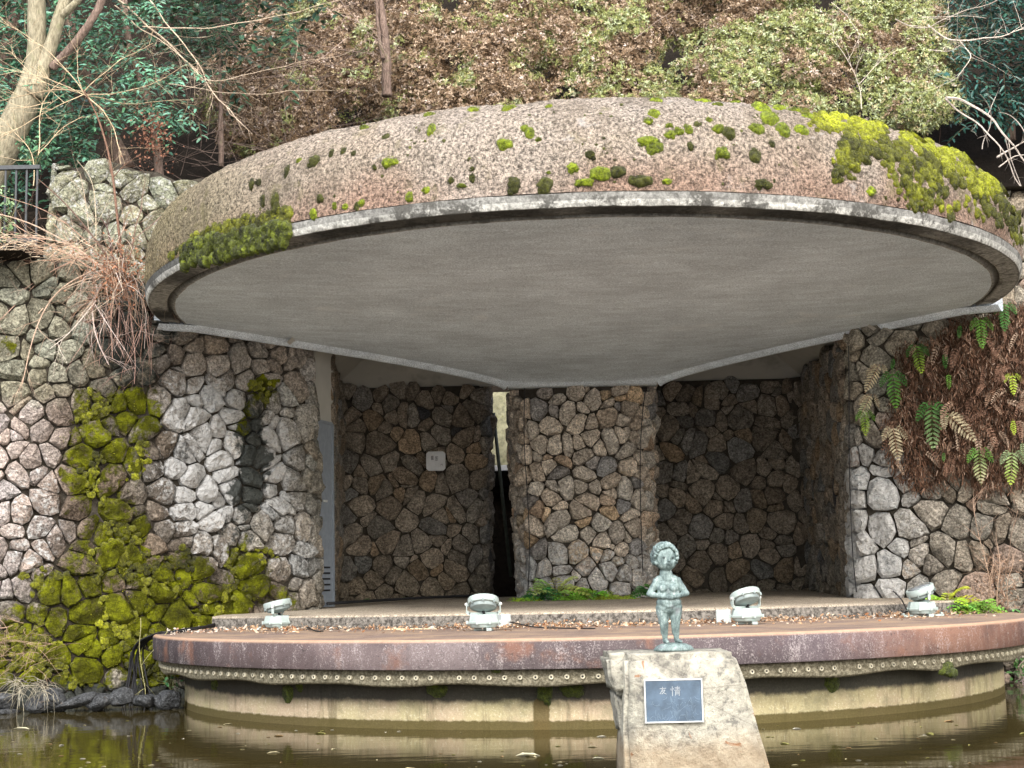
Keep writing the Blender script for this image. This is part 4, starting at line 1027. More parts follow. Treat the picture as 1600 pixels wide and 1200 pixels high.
def build_statue():
    k = 1 / PXM; base = Vector((PX(1060, 1018).x, YP + .27, zt + .004))
    st = empty('girl_statue', base, 'small verdigris bronze statue of a standing nude girl with curly hair and hands joined', 'statue')
    # mound
    m = MB(); prof = [(32, 0), (31.5, 3), (28, 7.5), (20, 11), (9, 12.6), (.5, 13)]
    m.lathe([(r * k, z * k) for r, z in prof], 28, Matrix.Scale(.62, 4, (0, 1, 0)))
    mound = m.build('base_mound', M['patina'], st, (0, 0, 0), smooth=True)
    VV = []; FF = []; _sp = {}
    def unit(seg):
        if seg not in _sp:
            b_ = bmesh.new(); bmesh.ops.create_uvsphere(b_, u_segments=seg, v_segments=12 if seg > 8 else 6, radius=1); b_.verts.ensure_lookup_table()
            _sp[seg] = ([v.co.copy() for v in b_.verts], [tuple(v.index for v in f.verts) for f in b_.faces]); b_.free()
        return _sp[seg]
    def E(x, y, z, rx, ry, rz, rot=0.0, seg=20):   # ellipsoid in photo px: x right, y up, z towards viewer
        uv, uf = unit(seg); o = len(VV)
        x = -6.5 + (x + 6.5) * (1.09 if y < 124 else 1.0); rx = rx * (1.10 if y < 124 else 1.0)
        VV.extend(((x + v.x * rx) * k, -(z + v.y * rz) * k, (y + v.z * ry) * k) for v in uv); FF.extend(tuple(i + o for i in f) for f in uf)
    def Cc(p, q, r0, r1, fl=1.0, n=14):            # capsule limb of overlapping balls
        p, q = Vector(p), Vector(q); L_ = (q - p).length; n = max(3, int(L_ / (min(r0, r1) * .45)))
        for i in range(n + 1):
            t = i / n; c = p.lerp(q, t); r = r0 + (r1 - r0) * t; E(c.x, c.y, c.z, r, r, r * fl, 0, 12)
    ox = -6.5   # figure stands left of the mound's centre
    # feet
    for s, ax, tx_ in ((-1, -9, -6), (1, 8, 13)):
        Cc((ax + ox + 3, 15.5, -2), (tx_ + ox + 2.5, 14.3, 6), 3.6, 2.8)
        for j in range(5): E(tx_ + ox + 2.5 + (j - 2) * 1.25, 13.6, 8.2 - abs(j - 1) * .5, .8, .9, 1.5, 0, 8)
    # legs
    for s, hx, kx, ax in ((-1, -9.5, -8, -7), (1, 9.5, 8.5, 9.5)):
        Cc((hx + ox + 1, 63, 0), (kx + ox + 1, 38, 1), 9.8, 6.2); Cc((kx + ox + 1, 38, 1), (ax + ox + 1, 17, -1), 6.2, 3.6)
        E(kx + ox + 1, 31, -1.5, 5.6, 8, 5.8)
    # hips, belly, torso, chest
    E(ox + 1, 68, 0, 19.5, 13, 13.5); E(ox + 1, 76, 2, 18.2, 13, 14); E(ox + .5, 88, 0, 17, 14, 11.5); E(ox, 101, -1, 17.6, 13, 10.5)
    E(ox, 110, -2, 16, 8, 8.5); E(ox, 116, -2, 9, 5, 6.5)
    for s in (-1, 1): E(ox + s * 7.6 + .3, 98, 8.4, 6.4, 6.6, 5.4); E(ox + s * 7.9 + .3, 95.4, 13.0, 1.2, 1.2, 1.2, 0, 8)
    E(ox + 1, 71, 12, 7, 5, 4)
    # neck and head
    Cc((ox - .5, 112, -2), (ox - 2, 126, -1), 10.5, 9.0); Cc((ox - 1, 118, -1.5), (ox - 2, 130, -.5), 9.0, 9.0); E(ox - .5, 113.5, -2, 17, 7, 7)
    hx, hy = ox - 3.0, 147
    E(hx, hy, 0, 18.6, 20.5, 16.5); E(hx + 2.5, hy - 9.5, 3.0, 15.0, 12, 13.5); E(hx + 3.5, hy - 14.5, 7, 6.5, 4.6, 7)      # skull, jaw, chin
    E(hx + 5.2, hy - 3.5, 16.4, 2.1, 4.8, 2.8); E(hx + 5.5, hy - 6, 17.8, 2.5, 1.9, 2.3)                                   # nose
    E(hx + 5.3, hy - 9.4, 14.8, 4.8, 1.3, 3.2); E(hx + 5.3, hy - 11.8, 14.4, 4.2, 1.4, 3.2)                               # lips
    for s in (-1, 1): E(hx + 4.5 + s * 7.2, hy - .6, 13.8 - (1.6 if s > 0 else .3), 3.0, 1.9, 2.2)                      # lids
    for s in (-1, 1): E(hx + 5 + s * 8.5, hy - 7, 8.5, 4.2, 4.2, 4.5)                                                   # cheeks
    E(hx - 15.8, hy - 4, 1, 2, 4, 3); E(hx + 17, hy - 4, -1, 1.6, 3.6, 3)                                              # ears
    # arms: shoulder, elbow out, forearm back to the middle, hands joined
    for s in (-1, 1):
        sh = (ox + s * 14.5, 109, -2); eb = (ox + s * 26.5, 89.5, 1); wr = (ox + s * 8.5 + 2, 84.5, 15.5)
        E(*sh, 6.8, 6.8, 6.4); Cc(sh, eb, 6.2, 5.0); Cc(eb, wr, 5.0, 3.1)
        Cc(wr, (ox + s * 3 + 2.5, 84.3, 17), 2.9, 2.7, .8)
        for j in range(4):       # fingers curl over the other hand
            a0 = (ox + s * 3.5 + 2.5, 86.4 - j * 1.5, 18.2); b0 = (ox + 2.5 - s * .6, 86.1 - j * 1.5, 19.7 + (.3 if s > 0 else 0)); c0 = (ox + 2.5 - s * (3.4 - .35 * j), 85.5 - j * 1.4, 18.9)
            Cc(a0, b0, .95, .85); Cc(b0, c0, .85, .65)
        Cc((ox + s * 5 + 2.5, 86.6, 17), (ox + s * 1.4 + 2.5, 88.7, 18.4), 1.05, .75)
    me = pymesh('body', VV, FF)
    tmp = bpy.data.objects.new('tmp_body', me); COL.objects.link(tmp)
    r = tmp.modifiers.new('r', 'REMESH'); r.mode = 'VOXEL'; r.voxel_size = 1.0 * k; r.use_smooth_shade = True
    sm_ = tmp.modifiers.new('s', 'SMOOTH'); sm_.factor = .5; sm_.iterations = 2
    dg = bpy.context.evaluated_depsgraph_get(); me2 = bpy.data.meshes.new_from_object(tmp.evaluated_get(dg)); me2.name = 'body'
    bpy.data.objects.remove(tmp)
    # carve shallow eye hollows and mouth line
    for v in me2.vertices:
        p = v.co
        for s in (-1, 1):
            c = Vector(((hx + 4.5 + s * 7.2) * k, -(16.0 - (1.6 if s > 0 else .3)) * k, (hy - .6) * k)); d = (p - c).length / k
            if d < 2.3: v.co += Vector((0, 1.0 * k * (1 - d / 2.3), 0))
        v.co += v.normal * (.35 * k * noise.noise(p * 60))
    me2.polygons.foreach_set('use_smooth', [True] * len(me2.polygons))
    body = link('body', me2, M['patina'], st, (0, 0, 0))
    m = MB()
    for s in (-1, 1):
        c = Vector(((hx + 4.5 + s * 7.2) * k, -(16.3 - (1.6 if s > 0 else .3)) * k, (hy - .6) * k)); m.lathe([(.2 * k, 1.3 * k), (1.5 * k, .9 * k), (1.9 * k, 0)], 10, Matrix.Translation(c) @ Matrix.Rotation(math.pi / 2, 4, 'X'))
    m.build('eyes', mat_plain('dark_bronze', (.05, .07, .07), .5, .4, .2), body, (0, 0, 0), smooth=True)
    m = MB(); m.tube([Vector(((hx + 5.3 + dx) * k, -(17.6 - abs(dx) * .28) * k, (hy - 10.6 + (.25 if abs(dx) > 3 else 0)) * k)) for dx in (-4, -2, 0, 2, 4)], .6 * k, 5)
    m.build('mouth_line', bpy.data.materials['dark_bronze'], body, (0, 0, 0))
    # curls
    m = MB(); rd = random.Random(4); i = 0
    bm = bmesh.new()
    for j in range(230):
        ph2 = math.acos(1 - 2 * (j + .5) / 230); th2 = math.pi * (1 + 5 ** .5) * j
        d = Vector((math.sin(ph2) * math.cos(th2), math.sin(ph2) * math.sin(th2), math.cos(ph2)))    # d.y negative = front
        face = Vector((.24, -1, -.30)).normalized()
        if d.dot(face) > .50 or (d.z < -.50): continue
        c = Vector((hx * k + d.x * 20.2 * k, d.y * 18.8 * k, (hy + 1) * k + d.z * 21.6 * k))
        q = d.to_track_quat('Z', 'Y').to_matrix().to_4x4(); rr = rd.uniform(2.8, 4.3)
        bmesh.ops.create_uvsphere(bm, u_segments=8, v_segments=6, radius=1, matrix=Matrix.Translation(c) @ q @ Matrix.Rotation(rd.random() * 3, 4, 'Z') @ Matrix.Diagonal((rr * k * 1.15, rr * k * .8, rr * k * .8, 1)))
    me = bpy.data.meshes.new('curly_hair'); bm.to_mesh(me); bm.free(); me.polygons.foreach_set('use_smooth', [True] * len(me.polygons))
    link('curly_hair', me, M['patina'], st, (0, 0, 0))
build_statue()

# ------------------------------------------------------------------ floodlights along the stage edge
def floodlight(loc, label, yaw, tilt, swing, bracket):
    """tilt: the drum's axis away from upright; swing: which way it leans (deg, 0 = away from the viewer)"""
    t = empty('floodlight', loc, label, 'floodlight', 'grey-green floodlights along the stage edge'); R = .142; z = .02; t.scale = (1.1, 1.1, 1.1)
    fl = empty; Rz = Matrix.Rotation(math.radians(yaw), 4, 'Z')
    def bld(m, n, mat, par=t, **kw): 
        for v in range(len(m.v)): m.v[v] = Rz @ m.v[v]
        return m.build(n, mat, par, (0, 0, 0), **kw)
    m = MB(); m.box((0, 0, .010), (bracket, .055, .018)); m.box((-bracket / 2 + .02, 0, .026), (.02, .055, .02)); m.box((bracket / 2 - .02, 0, .026), (.02, .055, .02)); bld(m, 'mounting_rail', M['lamp'])
    m = MB(); m.box((.05, -.13, .012), (.045, .05, .024)); bld(m, 'bolt_foot', M['lamp'])
    m = MB(); m.lathe([(.07, .02), (.115, .028), (.128, .045), (.132, .062)], 28); bld(m, 'lower_dish', M['lamp'], auto=40)
    m = MB()
    m.lathe([(.150, .060), (.153, .066), (.153, .078), (.142, .084), (.128, .135), (.120, .143), (.02, .146)], 8, Matrix.Rotation(math.pi / 8, 4, 'Z')); hd = bld(m, 'gear_housing', M['lamp'], auto=30)
    for a in (-112, -68, 0, 90, 180):
        m = MB(); an = math.radians(a); m.box((.150 * math.cos(an), .150 * math.sin(an), .072), (.02, .02, .032), None, .004); bld(m, 'clip', M['lamp'], hd)
    # yoke
    zp = .235; m = MB(); w = .152
    Rs = Matrix.Rotation(math.radians(swing), 4, 'Z')
    pts = [(-w, 0, zp + .015), (-w, 0, .17), (-w + .025, 0, .150), (w - .025, 0, .150), (w, 0, .17), (w, 0, zp + .015)]
    for a, b in zip(pts[:-1], pts[1:]):
        a, b = Vector(a), Vector(b); d = (b - a); q = d.to_track_quat('Z', 'Y').to_matrix().to_4x4()
        m.box((a + b) / 2, (.026 if abs(d.z) > abs(d.x) else .026, .008, d.length + .006) if False else (.008, .026, d.length + .008), q if abs(d.normalized().y) < .5 else None)
    for v in range(len(m.v)): m.v[v] = Rs @ m.v[v]
    bld(m, 'yoke', M['lamp'])
    m = MB()
    for s in (-1, 1): m.lathe([(.013, -.012), (.013, .012)], 10, Rs @ Matrix.Translation((s * (w + .004), 0, zp)) @ Matrix.Rotation(math.pi / 2, 4, 'Y'))
    bld(m, 'pivot_knob', M['steel'])
    H = Rs @ Matrix.Translation((0, 0, zp + .005)) @ Matrix.Rotation(math.radians(-tilt), 4, 'X')      # drum axis
    m = MB(); m.lathe([(.128, -.012), (.140, -.008), (.142, .0), (.142, .040), (.136, .048), (.122, .050)], 32, H); head = bld(m, 'lamp_drum', M['lamp'], auto=40)
    m = MB(); m.lathe([(.119, -.040), (.121, -.010)], 32, H, caps=False); m.lathe([(.012, -.072), (.03, -.070), (.10, -.052), (.117, -.044), (.119, -.036)], 32, H); bld(m, 'rear_dish', M['lampdark'], head, auto=40)
    m = MB(); m.lathe([(.018, -.0715), (.06, -.0645)], 24, H, caps=False)
    m = MB(); m.lathe([(.117, .0505), (.06, .0545), (.004, .056)], 24, H); bld(m, 'front_glass', M['glass'], head, smooth=True)
    for a in range(0, 360, 45):
        m = MB(); an = math.radians(a); m.box((0, 0, 0), (.018, .012, .03), None, .003)
        for v in range(len(m.v)): m.v[v] = H @ (Matrix.Rotation(an, 4, 'Z') @ (m.v[v] + Vector((.141, 0, -.010))))
        bld(m, 'clip', M['lampdark'], head)
    g = H @ Vector((0, 0, -.078)); m = MB(); m.tube([g, g + (H.to_3x3() @ Vector((0, 0, -.02))), Vector((.0, g.y * .5, .155)), Vector((.03, .02, .148))], .0075, 6)
    m.lathe([(.014, -.083), (.014, -.068)], 10, H); bld(m, 'lamp_cord', M['black'], smooth=True)
    return t
def on_deck(x, y): return atz(x, y, .004)
f1 = floodlight(on_deck(434, 984), 'grey floodlight at the left end of the stage, its drum seen side-on and level', 0, 12, 80, .40)
f2 = floodlight(on_deck(756, 985), 'grey floodlight left of the middle, leaning back towards the shell beside a square box', 0, 20, 0, .18)
f3 = floodlight(on_deck(1167, 975), 'grey floodlight just right of the statue, its drum leaning left', 0, 24, 28, .20)
f4 = floodlight(on_deck(1441, 963), 'grey floodlight at the right end of the stage, tipped sideways towards the ferns', 0, 20, 105, .42)
def jbox(name, x, y, w, h, d, label, dz=0.0, yaw=0, mat='box'):
    p = on_deck(x, y); p.z += dz; t = empty(name, p, label, 'junction box'); m = MB(); m.box((0, 0, h / 2), (w, d, h), None, .006); m.build('case', M[mat], t, (0, 0, 0), (0, 0, math.radians(yaw)))
    m = MB(); m.box((0, -d / 2 - .002, h / 2), (w * .9, .006, h * .88), None, .002); lid = m.build('lid', M[mat], t, (0, 0, 0), (0, 0, math.radians(yaw)))
    return t
jbox('junction_box', 788, 980, .125, .135, .09, 'square pale junction box touching the floodlight left of the middle', yaw=30)
jbox('junction_box', 1131, 973, .15, .135, .09, 'square pale junction box beside the floodlight right of the statue', yaw=-12)
jbox('junction_box', 1381, 937, .27, .125, .14, 'long white box lying on the raised tier at the right end', .155, 3, 'white')

# ------------------------------------------------------------------ cables, door, sign, post, railing
def cable(name, pts, r, label, cat='cable', group=None, mat='black', smooth=3):
    P_ = [Vector(p) for p in pts]
    for _ in range(smooth):
        q = [P_[0]]
        for a, b in zip(P_[:-1], P_[1:]): q += [a.lerp(b, .25), a.lerp(b, .75)]
        q.append(P_[-1]); P_ = q
    m = MB(); m.tube(P_, r, 6); o = m.build(name, M[mat], None, smooth=True); tag(o, label, cat, group); return o
rnd = random.Random(31)
for k in range(7):   # black bundle from the alcove along the wall foot, over the stage end and down into the pond
    j = lambda s: Vector((rnd.gauss(0, s), rnd.gauss(0, s), abs(rnd.gauss(0, s * .6))))
    pts = [atz(506, 946, .18) + j(.01), atz(470, 952, .19) + j(.02), atz(430, 962, .10) + j(.03), atz(390, 970, .05) + j(.03), atz(350, 978, .04) + j(.03), atz(300, 984, .03) + j(.02), on_deck(262, 990) + j(.015)]
    e = pts[-1]; pts += [Vector((e.x - .10, e.y - .02 + k * .012, .0 + k * .004)), Vector((-5.00 - .015 * k, -.85 - .02 * k, -.12)), Vector((-5.02 - .02 * k + (.10 if k % 3 == 0 else 0), -.9, -.5)), Vector((-5.04 - .03 * k + (.22 if k % 3 == 0 else 0), -.95, -.85))]
    cable('black_cable', pts, .011, ('black cable hanging apart right of the bundle over the left end of the stage' if k == 3 else 'black cable hanging nearest the stage rim, over its left end' if k == 0 else 'black cable hanging apart near the leafy plant under the rim' if k == 6 else 'black cable in the tight bundle over the left end of the stage into the water'), 'cable', 'black cables over the left end of the stage')
cable('orange_hose', [atz(482, 950, .20), atz(490, 947, .21), atz(503, 951, .17)], .014, 'short orange piece of hose on the cables by the metal door', 'hose', mat='orange')
cable('thin_cable', [surf(wmP, x, y, .115)[0] for x, y in ((823, 606), (822, 680), (826, 760), (829, 850), (824, 928))], .0065, 'thin black cable running down the left edge of the pillar')
cable('thin_cable', [surf(wmP, x, y, .115)[0] for x, y in ((1001, 606), (998, 650), (996, 720), (999, 810), (1003, 900))], .0065, 'thin black cable running down the right edge of the pillar')
cable('thin_cable', [surf(wmRt, x, y, .10)[0] for x, y in ((1321, 540), (1321, 640), (1323, 720), (1330, 860), (1338, 925))], .0065, 'thin black cable down the left corner of the right wall')
c0 = on_deck(1396, 950)
cable('thin_cable', [f4.location + Vector((-.12, 0, .08)), f4.location + Vector((-.2, .1, .02)), f4.location + Vector((-.30, .05, .0))], .008, 'short black cord looping left of the right end floodlight')
cable('thin_cable', [atz(1393, 921, .27), atz(1408, 935, .22), atz(1413, 945, .14), atz(1418, 955, .06)], .008, 'black cord leaving the long white box')
cable('thin_cable', [f1.location + Vector((.13, 0, .12)), atz(470, 972, .06), atz(492, 987, .01), atz(505, 986, .01)], .0075, 'black cord trailing right from the left end floodlight')
cable('thin_cable', [atz(796, 972, .06), atz(812, 975, .07), atz(838, 981, .012), atz(930, 982, .006)], .007, 'black cord trailing right from the junction box left of the middle')
# metal door with louvres set in the left alcove side
p0, _, uu = surf(wmR1, 505, 800, .03)
dn = wmR1.N(uu); ang = math.atan2(dn.y, dn.x) + math.pi / 2
p0 = Vector((-3.37, 2.22, 0))
door = empty('metal_door', (p0.x, p0.y, .2), 'narrow grey-blue metal door with louvre slots at the left end of the stage', 'door')
dwid, dh = .52, at(505, 662, 2.22).z - .2
rotd = Matrix.Rotation(math.radians(73), 4, 'Z')
def DD(m, n, mat, par=door, **kw):
    for v in range(len(m.v)): m.v[v] = rotd @ m.v[v]
    return m.build(n, mat, par, (0, 0, 0), **kw)
m = MB(); m.box((0, 0, dh / 2), (dwid, .04, dh), None, .005); leaf = DD(m, 'door_leaf', M['door'])
m = MB(); m.box((-dwid / 2 - .02, 0, dh / 2), (.04, .07, dh + .04)); m.box((dwid / 2 + .02, 0, dh / 2), (.04, .07, dh + .04)); m.box((0, 0, dh + .02), (dwid, .07, .04)); DD(m, 'door_frame', M['door'])
for k in range(5):
    m = MB(); m.box((0, -.024, .22 + k * .075), (dwid * .62, .012, .022)); DD(m, 'louvre_slot', M['black'], leaf)
m = MB(); m.box((0.0, -.035, at(505, 783, 2.22).z - .2), (.10, .03, .03), None, .004); DD(m, 'handle', M['steel'], leaf)
m = MB(); m.box((-3.40, 2.25, (dh + .2 + .04 + 3.95) / 2), (.08, .75, 3.95 - dh - .24), Matrix.Rotation(math.radians(-14), 4, 'Z')); m.build('lintel', M['alcove'], ceil_)
# white sign on the rear wall
sp = at(681, 720.5, 5.18); sw = 30 / FP * 22.8
sg = empty('wall_sign', sp, 'small square white sign with faded dark print on the left alcove wall', 'sign')
m = MB(); m.box((0, 0, 0), (sw, .02, sw * 1.0), None, .006); h = sw / 2; c_ = sw * .12
V = [(-h + c_, 0, -h), (h - c_, 0, -h), (h, 0, -h + c_), (h, 0, h - c_), (h - c_, 0, h), (-h + c_, 0, h), (-h, 0, h - c_), (-h, 0, -h + c_)]
m = MB(); m.add([Vector((x, -.012, z)) for x, _, z in V] + [Vector((x, .02, z)) for x, _, z in V], [tuple(range(8))[::1]] + [(i, i + 8, (i + 1) % 8 + 8, (i + 1) % 8) for i in range(8)])
m.build('plate', M['white'], sg, (0, 0, 0))
G1 = [[(0, 0), (5, 0)], [(0, 2.5), (5, 2.5)], [(0, 5), (5, 5)], [(0, 7.5), (5, 7.5)], [(1, 0), (1, 9)], [(3, 0), (3, 9)], [(5, 0), (5, 9)]]
G2 = [[(0, 0), (6, 0)], [(0, 3.4), (6, 3.4)], [(0, 6.2), (6, 6.2)], [(1, 0), (1, 4)], [(0, 9), (5, 9)], [(3.4, 0), (3.4, 6)]]
sc = sw / 46; strokes(G1, -sw / 2 + 12 * sc, sw / 2 - 11 * sc, sc, 1.2 * sc, -.0145, 'print', M['ink'], sg).location = (0, 0, 0)
strokes(G2, -sw / 2 + 22 * sc, sw / 2 - 12.5 * sc, sc, 1.2 * sc, -.0145, 'print', M['ink'], sg).location = (0, 0, 0)
strokes([[(0, 0), (4, -3), (5, 1)]], -sw / 2 + 34 * sc, sw / 2 - 33 * sc, sc, .9 * sc, -.0145, 'print', M['ink'], sg).location = (0, 0, 0)
# leaning post and things seen through the gap beside the pillar
a, b = at(771, 645, 5.9), at(788, 805, 6.1)
m = MB(); m.tube([a, b + (b - a) * .6], .028, 8); tag(m.build('leaning_post', mat_plain('dark_green_post', (.07, .085, .07), .5, .4, .2), smooth=True), 'thin dark green post leaning in the gap left of the pillar', 'post')
far = empty('rendered_wall', (-1.0, 7.4, 0), 'pale yellowish rendered wall with moss glimpsed through the gap left of the pillar', 'wall')
m = MB(); m.box((-1.0, 7.55, at(780, 670, 7.4).z), (3.0, .3, at(780, 606, 7.4).z * 2 - at(780, 740, 7.4).z * 2 if False else 1.25)); m.build('face', M['pale'], far)
m = MB(); m.box((-1.0, 7.34, at(780, 731, 7.3).z), (1.2, .1, .09)); tag(m.build('white_ledge', M['white']), 'white ledge at the foot of the pale wall in the gap', 'ledge')
m = MB(); m.box((-1.0, 7.9, -.1 + at(780, 760, 7.6).z / 2), (3.2, .3, at(780, 740, 7.6).z)); tag(m.build('dark_bank', M['soil']), kind='structure')
# railing on top of the far left wall
rl = empty('railing', (-7.2, .1, 4.35), 'dark metal railing with upright bars on top of the wall at the far left', 'railing')
zt_, zb_ = at(30, 262, .1).z, at(30, 388, .1).z
for x in np.arange(-140, 66, 16.5):
    p = at(x, 300, .1); m = MB(); m.box((p.x, .1, (zt_ + zb_) / 2), (.022, .022, zt_ - zb_)); m.build('bar', M['rail'], rl)
m = MB(); m.box((at(-40, 300, .1).x, .1, zt_), (1.6, .06, .05)); m.build('rail', M['rail'], rl); m = MB(); m.box((at(-40, 300, .1).x, .1, zb_ + .1), (1.6, .05, .05)); m.build('rail', M['rail'], rl)

# ------------------------------------------------------------------ plants
LT = {  # leaf templates: (along, across, lift) and faces
    'rhomb': (np.array([[0, 0, 0], [.5, .5, .06], [1, 0, 0], [.5, -.5, .06]]), np.array([[0, 1, 2, 3]])),
    'hex': (np.array([[0, 0, 0], [.3, .42, .08], [.72, .36, .05], [1, 0, -.06], [.72, -.36, .05], [.3, -.42, .08]]), np.array([[0, 1, 2, 3], [0, 3, 4, 5]])),
}
def leaf_mesh(name, P_, D, N_, L_, Wd, Cc, kind='rhomb'):
    """P base points, D directions, N normals, L length, W width (arrays), Cc colours (n,3)"""
    T, Fc = LT[kind]; P_ = np.asarray(P_, float); D = np.asarray(D, float); N_ = np.asarray(N_, float)
    D = D / (np.linalg.norm(D, axis=1)[:, None] + 1e-9); N_ = N_ - D * (N_ * D).sum(1)[:, None]; N_ /= (np.linalg.norm(N_, axis=1)[:, None] + 1e-9); Sd = np.cross(D, N_)
    L_ = np.asarray(L_)[:, None, None]; Wd = np.asarray(Wd)[:, None, None]
    V = P_[:, None, :] + D[:, None, :] * T[None, :, 0:1] * L_ + Sd[:, None, :] * T[None, :, 1:2] * Wd + N_[:, None, :] * T[None, :, 2:3] * L_
    k = len(T); n = len(P_); F = (np.arange(n)[:, None, None] * k + Fc[None]).reshape(-1, 4)
    C = np.concatenate([np.repeat(Cc, k, 0), np.ones((n * k, 1))], 1)
    return npmesh(name, V.reshape(-1, 3), F, C)
def randdir(n): 
    d = rng.normal(0, 1, (n, 3)); return d / np.linalg.norm(d, axis=1)[:, None]
def vnoise(P_, s, seed=0): return np.array([noise.noise(Vector((p[0] * s + seed, p[1] * s, p[2] * s))) for p in P_])
def rosettes(name, C0, col, leaf, width, per, mat, parent, up=.6, kind='rhomb', outward=None):
    """whorls of small leaves at the shoot tips"""
    n = len(C0); ax = randdir(n) + np.array([0, -.45, up]); 
    if outward is not None: ax = ax * .6 + outward
    ax /= np.linalg.norm(ax, axis=1)[:, None]
    P_ = np.repeat(C0, per, 0); A_ = np.repeat(ax, per, 0); r = randdir(n * per); r -= A_ * (r * A_).sum(1)[:, None]; r /= np.linalg.norm(r, axis=1)[:, None] + 1e-9
    D = r * .9 + A_ * rng.uniform(.1, .9, (n * per, 1)); P_ = P_ + D * leaf * .08
    Cc = np.repeat(col, per, 0) * rng.uniform(.72, 1.3, (n * per, 1))
    return link(name, leaf_mesh(name, P_, D, A_, rng.uniform(.7, 1.3, n * per) * leaf, rng.uniform(.7, 1.2, n * per) * width, Cc, kind), mat, parent)
def pick(colors, w):
    """colours (k,3) chosen by weights (n,k)"""
    w = np.clip(w, 0.001, None); w = w / w.sum(1)[:, None]; c = np.cumsum(w, 1); r = rng.random(len(w))[:, None]; return np.asarray(colors)[(r > c).sum(1).clip(0, len(colors) - 1)]
def grow(mb, p, d, L_, r, depth, rnd, c, droop=0.0, kids=(2, 4), spread=.7, seg=5, wander=.22):
    pts = [Vector(p)]; d = Vector(d).normalized(); rad = [r]
    for i in range(seg):
        d = (d + Vector((rnd.gauss(0, wander), rnd.gauss(0, wander), rnd.gauss(-droop, wander))) * .6).normalized(); pts.append(pts[-1] + d * L_ / seg); rad.append(r * (1 - .7 * (i + 1) / seg))
    k_ = rnd.uniform(.75, 1.25); cc = tuple(x * k_ for x in c[:3]) + (1,)
    mb.tube(pts, rad, 4 if r > .006 else 3, False, cc)
    tips = [pts[-1]]
    if depth > 0:
        for _ in range(rnd.randint(*kids)):
            t = rnd.uniform(.25, 1); i = min(seg - 1, int(t * seg)); q = pts[i].lerp(pts[i + 1], t * seg - i); b = (pts[i + 1] - pts[i]).normalized()
            nd = (b + Vector((rnd.gauss(0, spread), rnd.gauss(0, spread), rnd.gauss(0, spread)))).normalized()
            tips += grow(mb, q, nd, L_ * rnd.uniform(.45, .75), rad[i + 1] * .65 + .0006, depth - 1, rnd, c, droop, kids, spread, max(3, seg - 1), wander)
    return tips

# azalea bushes on the slope behind the shell
AZ = [(395, 'loose brown and yellow-green azalea bush at the left end of the row behind the shell', .75), (560, 'browning azalea bush behind the shell, second from the left, with a thin trunk beside it', .8), (720, 'tall russet azalea bush behind the shell, left of its middle', .62),
      (880, 'azalea bush with pale green shoots behind the middle of the shell top', .35), (1040, 'mixed green and brown azalea bush behind the shell, right of its middle', .45), (1200, 'yellow-green azalea bush behind the right part of the shell', .38), (1350, 'pale green azalea bush behind the right end of the shell', .22), (1445, 'pale blue-green shrub at the right end of the bush row, by the moss', .05)]
for bi, (bx, lab, brown) in enumerate(AZ):
    Yb = 10.2 + .5 * math.sin(bi * 2.1); c0 = at(bx, 100, Yb); base = Vector((c0.x, Yb + .8, ground_h(c0.x, Yb + .8) - .2))
    if bi == 7: base.z -= .3
    sh = empty('azalea_bush', base, lab, 'bush', 'azalea bushes in a row behind the shell'); rnd = random.Random(50 + bi)
    P_ = []; O_ = []
    nl = 40 if bi < 7 else 16
    for li in range(nl):
        spread = 95 if bi < 7 else 42
        x = bx + rnd.uniform(-spread, spread); y = rnd.uniform(-95, 185) if bi < 7 else rnd.uniform(40, 190)
        if bi == 0: x = bx + rnd.uniform(-30, 85); lo = 40 + (445 - x) * .9 if x < 445 else -80; y = rnd.uniform(max(-90, lo if x < 430 else -60), 215)
        if bi == 6: y = rnd.uniform(-60 + max(0, x - 1380) * .7, 185)
        yy_ = Yb + rnd.uniform(-.25, .25) + (170 - y) / 170 * .9
        c = at(x, y, yy_); R = rnd.uniform(.34, .64) * (.75 if bi == 7 else 1)
        n = int(980 * R * R / .33); d = randdir(n); d = d[(d[:, 1] < .35)]; lum = 1 + .22 * vnoise(d * 2.6 + li, 1.0)
        q = np.array(c) + d * (R * lum * rng.uniform(.80, 1.04, len(d)))[:, None] * np.array([1.15, .8, .85]); P_.append(q); O_.append(d)
    P_ = np.concatenate(P_); O_ = np.concatenate(O_)
    g = vnoise(P_, 1.25, bi * .0) + .55 * vnoise(P_, 3.6, 5); z = (g - (brown - .5) * 1.0) - .10
    w = np.stack([np.clip(.5 - z * 3, 0, 1) * .55, np.clip(.55 - z * 3, 0, 1) * .35, np.clip(.3 + z, .04, 1) * .30, np.clip(z * 3 + .5, 0, 1) * .75, np.clip(z * 3 + .1, 0, 1) * .55, np.full(len(z), .06)], 1)
    if bi == 7: w[:, 0] *= .1; w[:, 1] *= .2; w[:, 4] += .8
    cols = pick([(.24, .165, .10), (.47, .36, .26), (.50, .42, .24), (.30, .33, .12), (.50, .56, .33), (.66, .55, .47)], w)
    nchunk = rosettes('foliage', P_, cols, .068, .026, 5, M['azalea'], sh, .5, outward=O_ * .8)
    m = MB(); 
    for _ in range(16):
        i = rnd.randrange(len(P_)); grow(m, Vector(P_[i]) + Vector((0, .5, -.5)), Vector((rnd.gauss(0, .6), -.5, 1)), rnd.uniform(.5, 1.1), .008, 2, rnd, (.34, .25, .20), 0, (2, 3))
    for _ in range(5): grow(m, base + Vector((rnd.uniform(-.8, .8), 0, 0)), Vector((rnd.gauss(0, .4), -.1, 1)), 1.6, .03, 1, rnd, (.12, .08, .06), 0, (2, 3))
    m.build('branches', M['twig'], sh, cols=True)

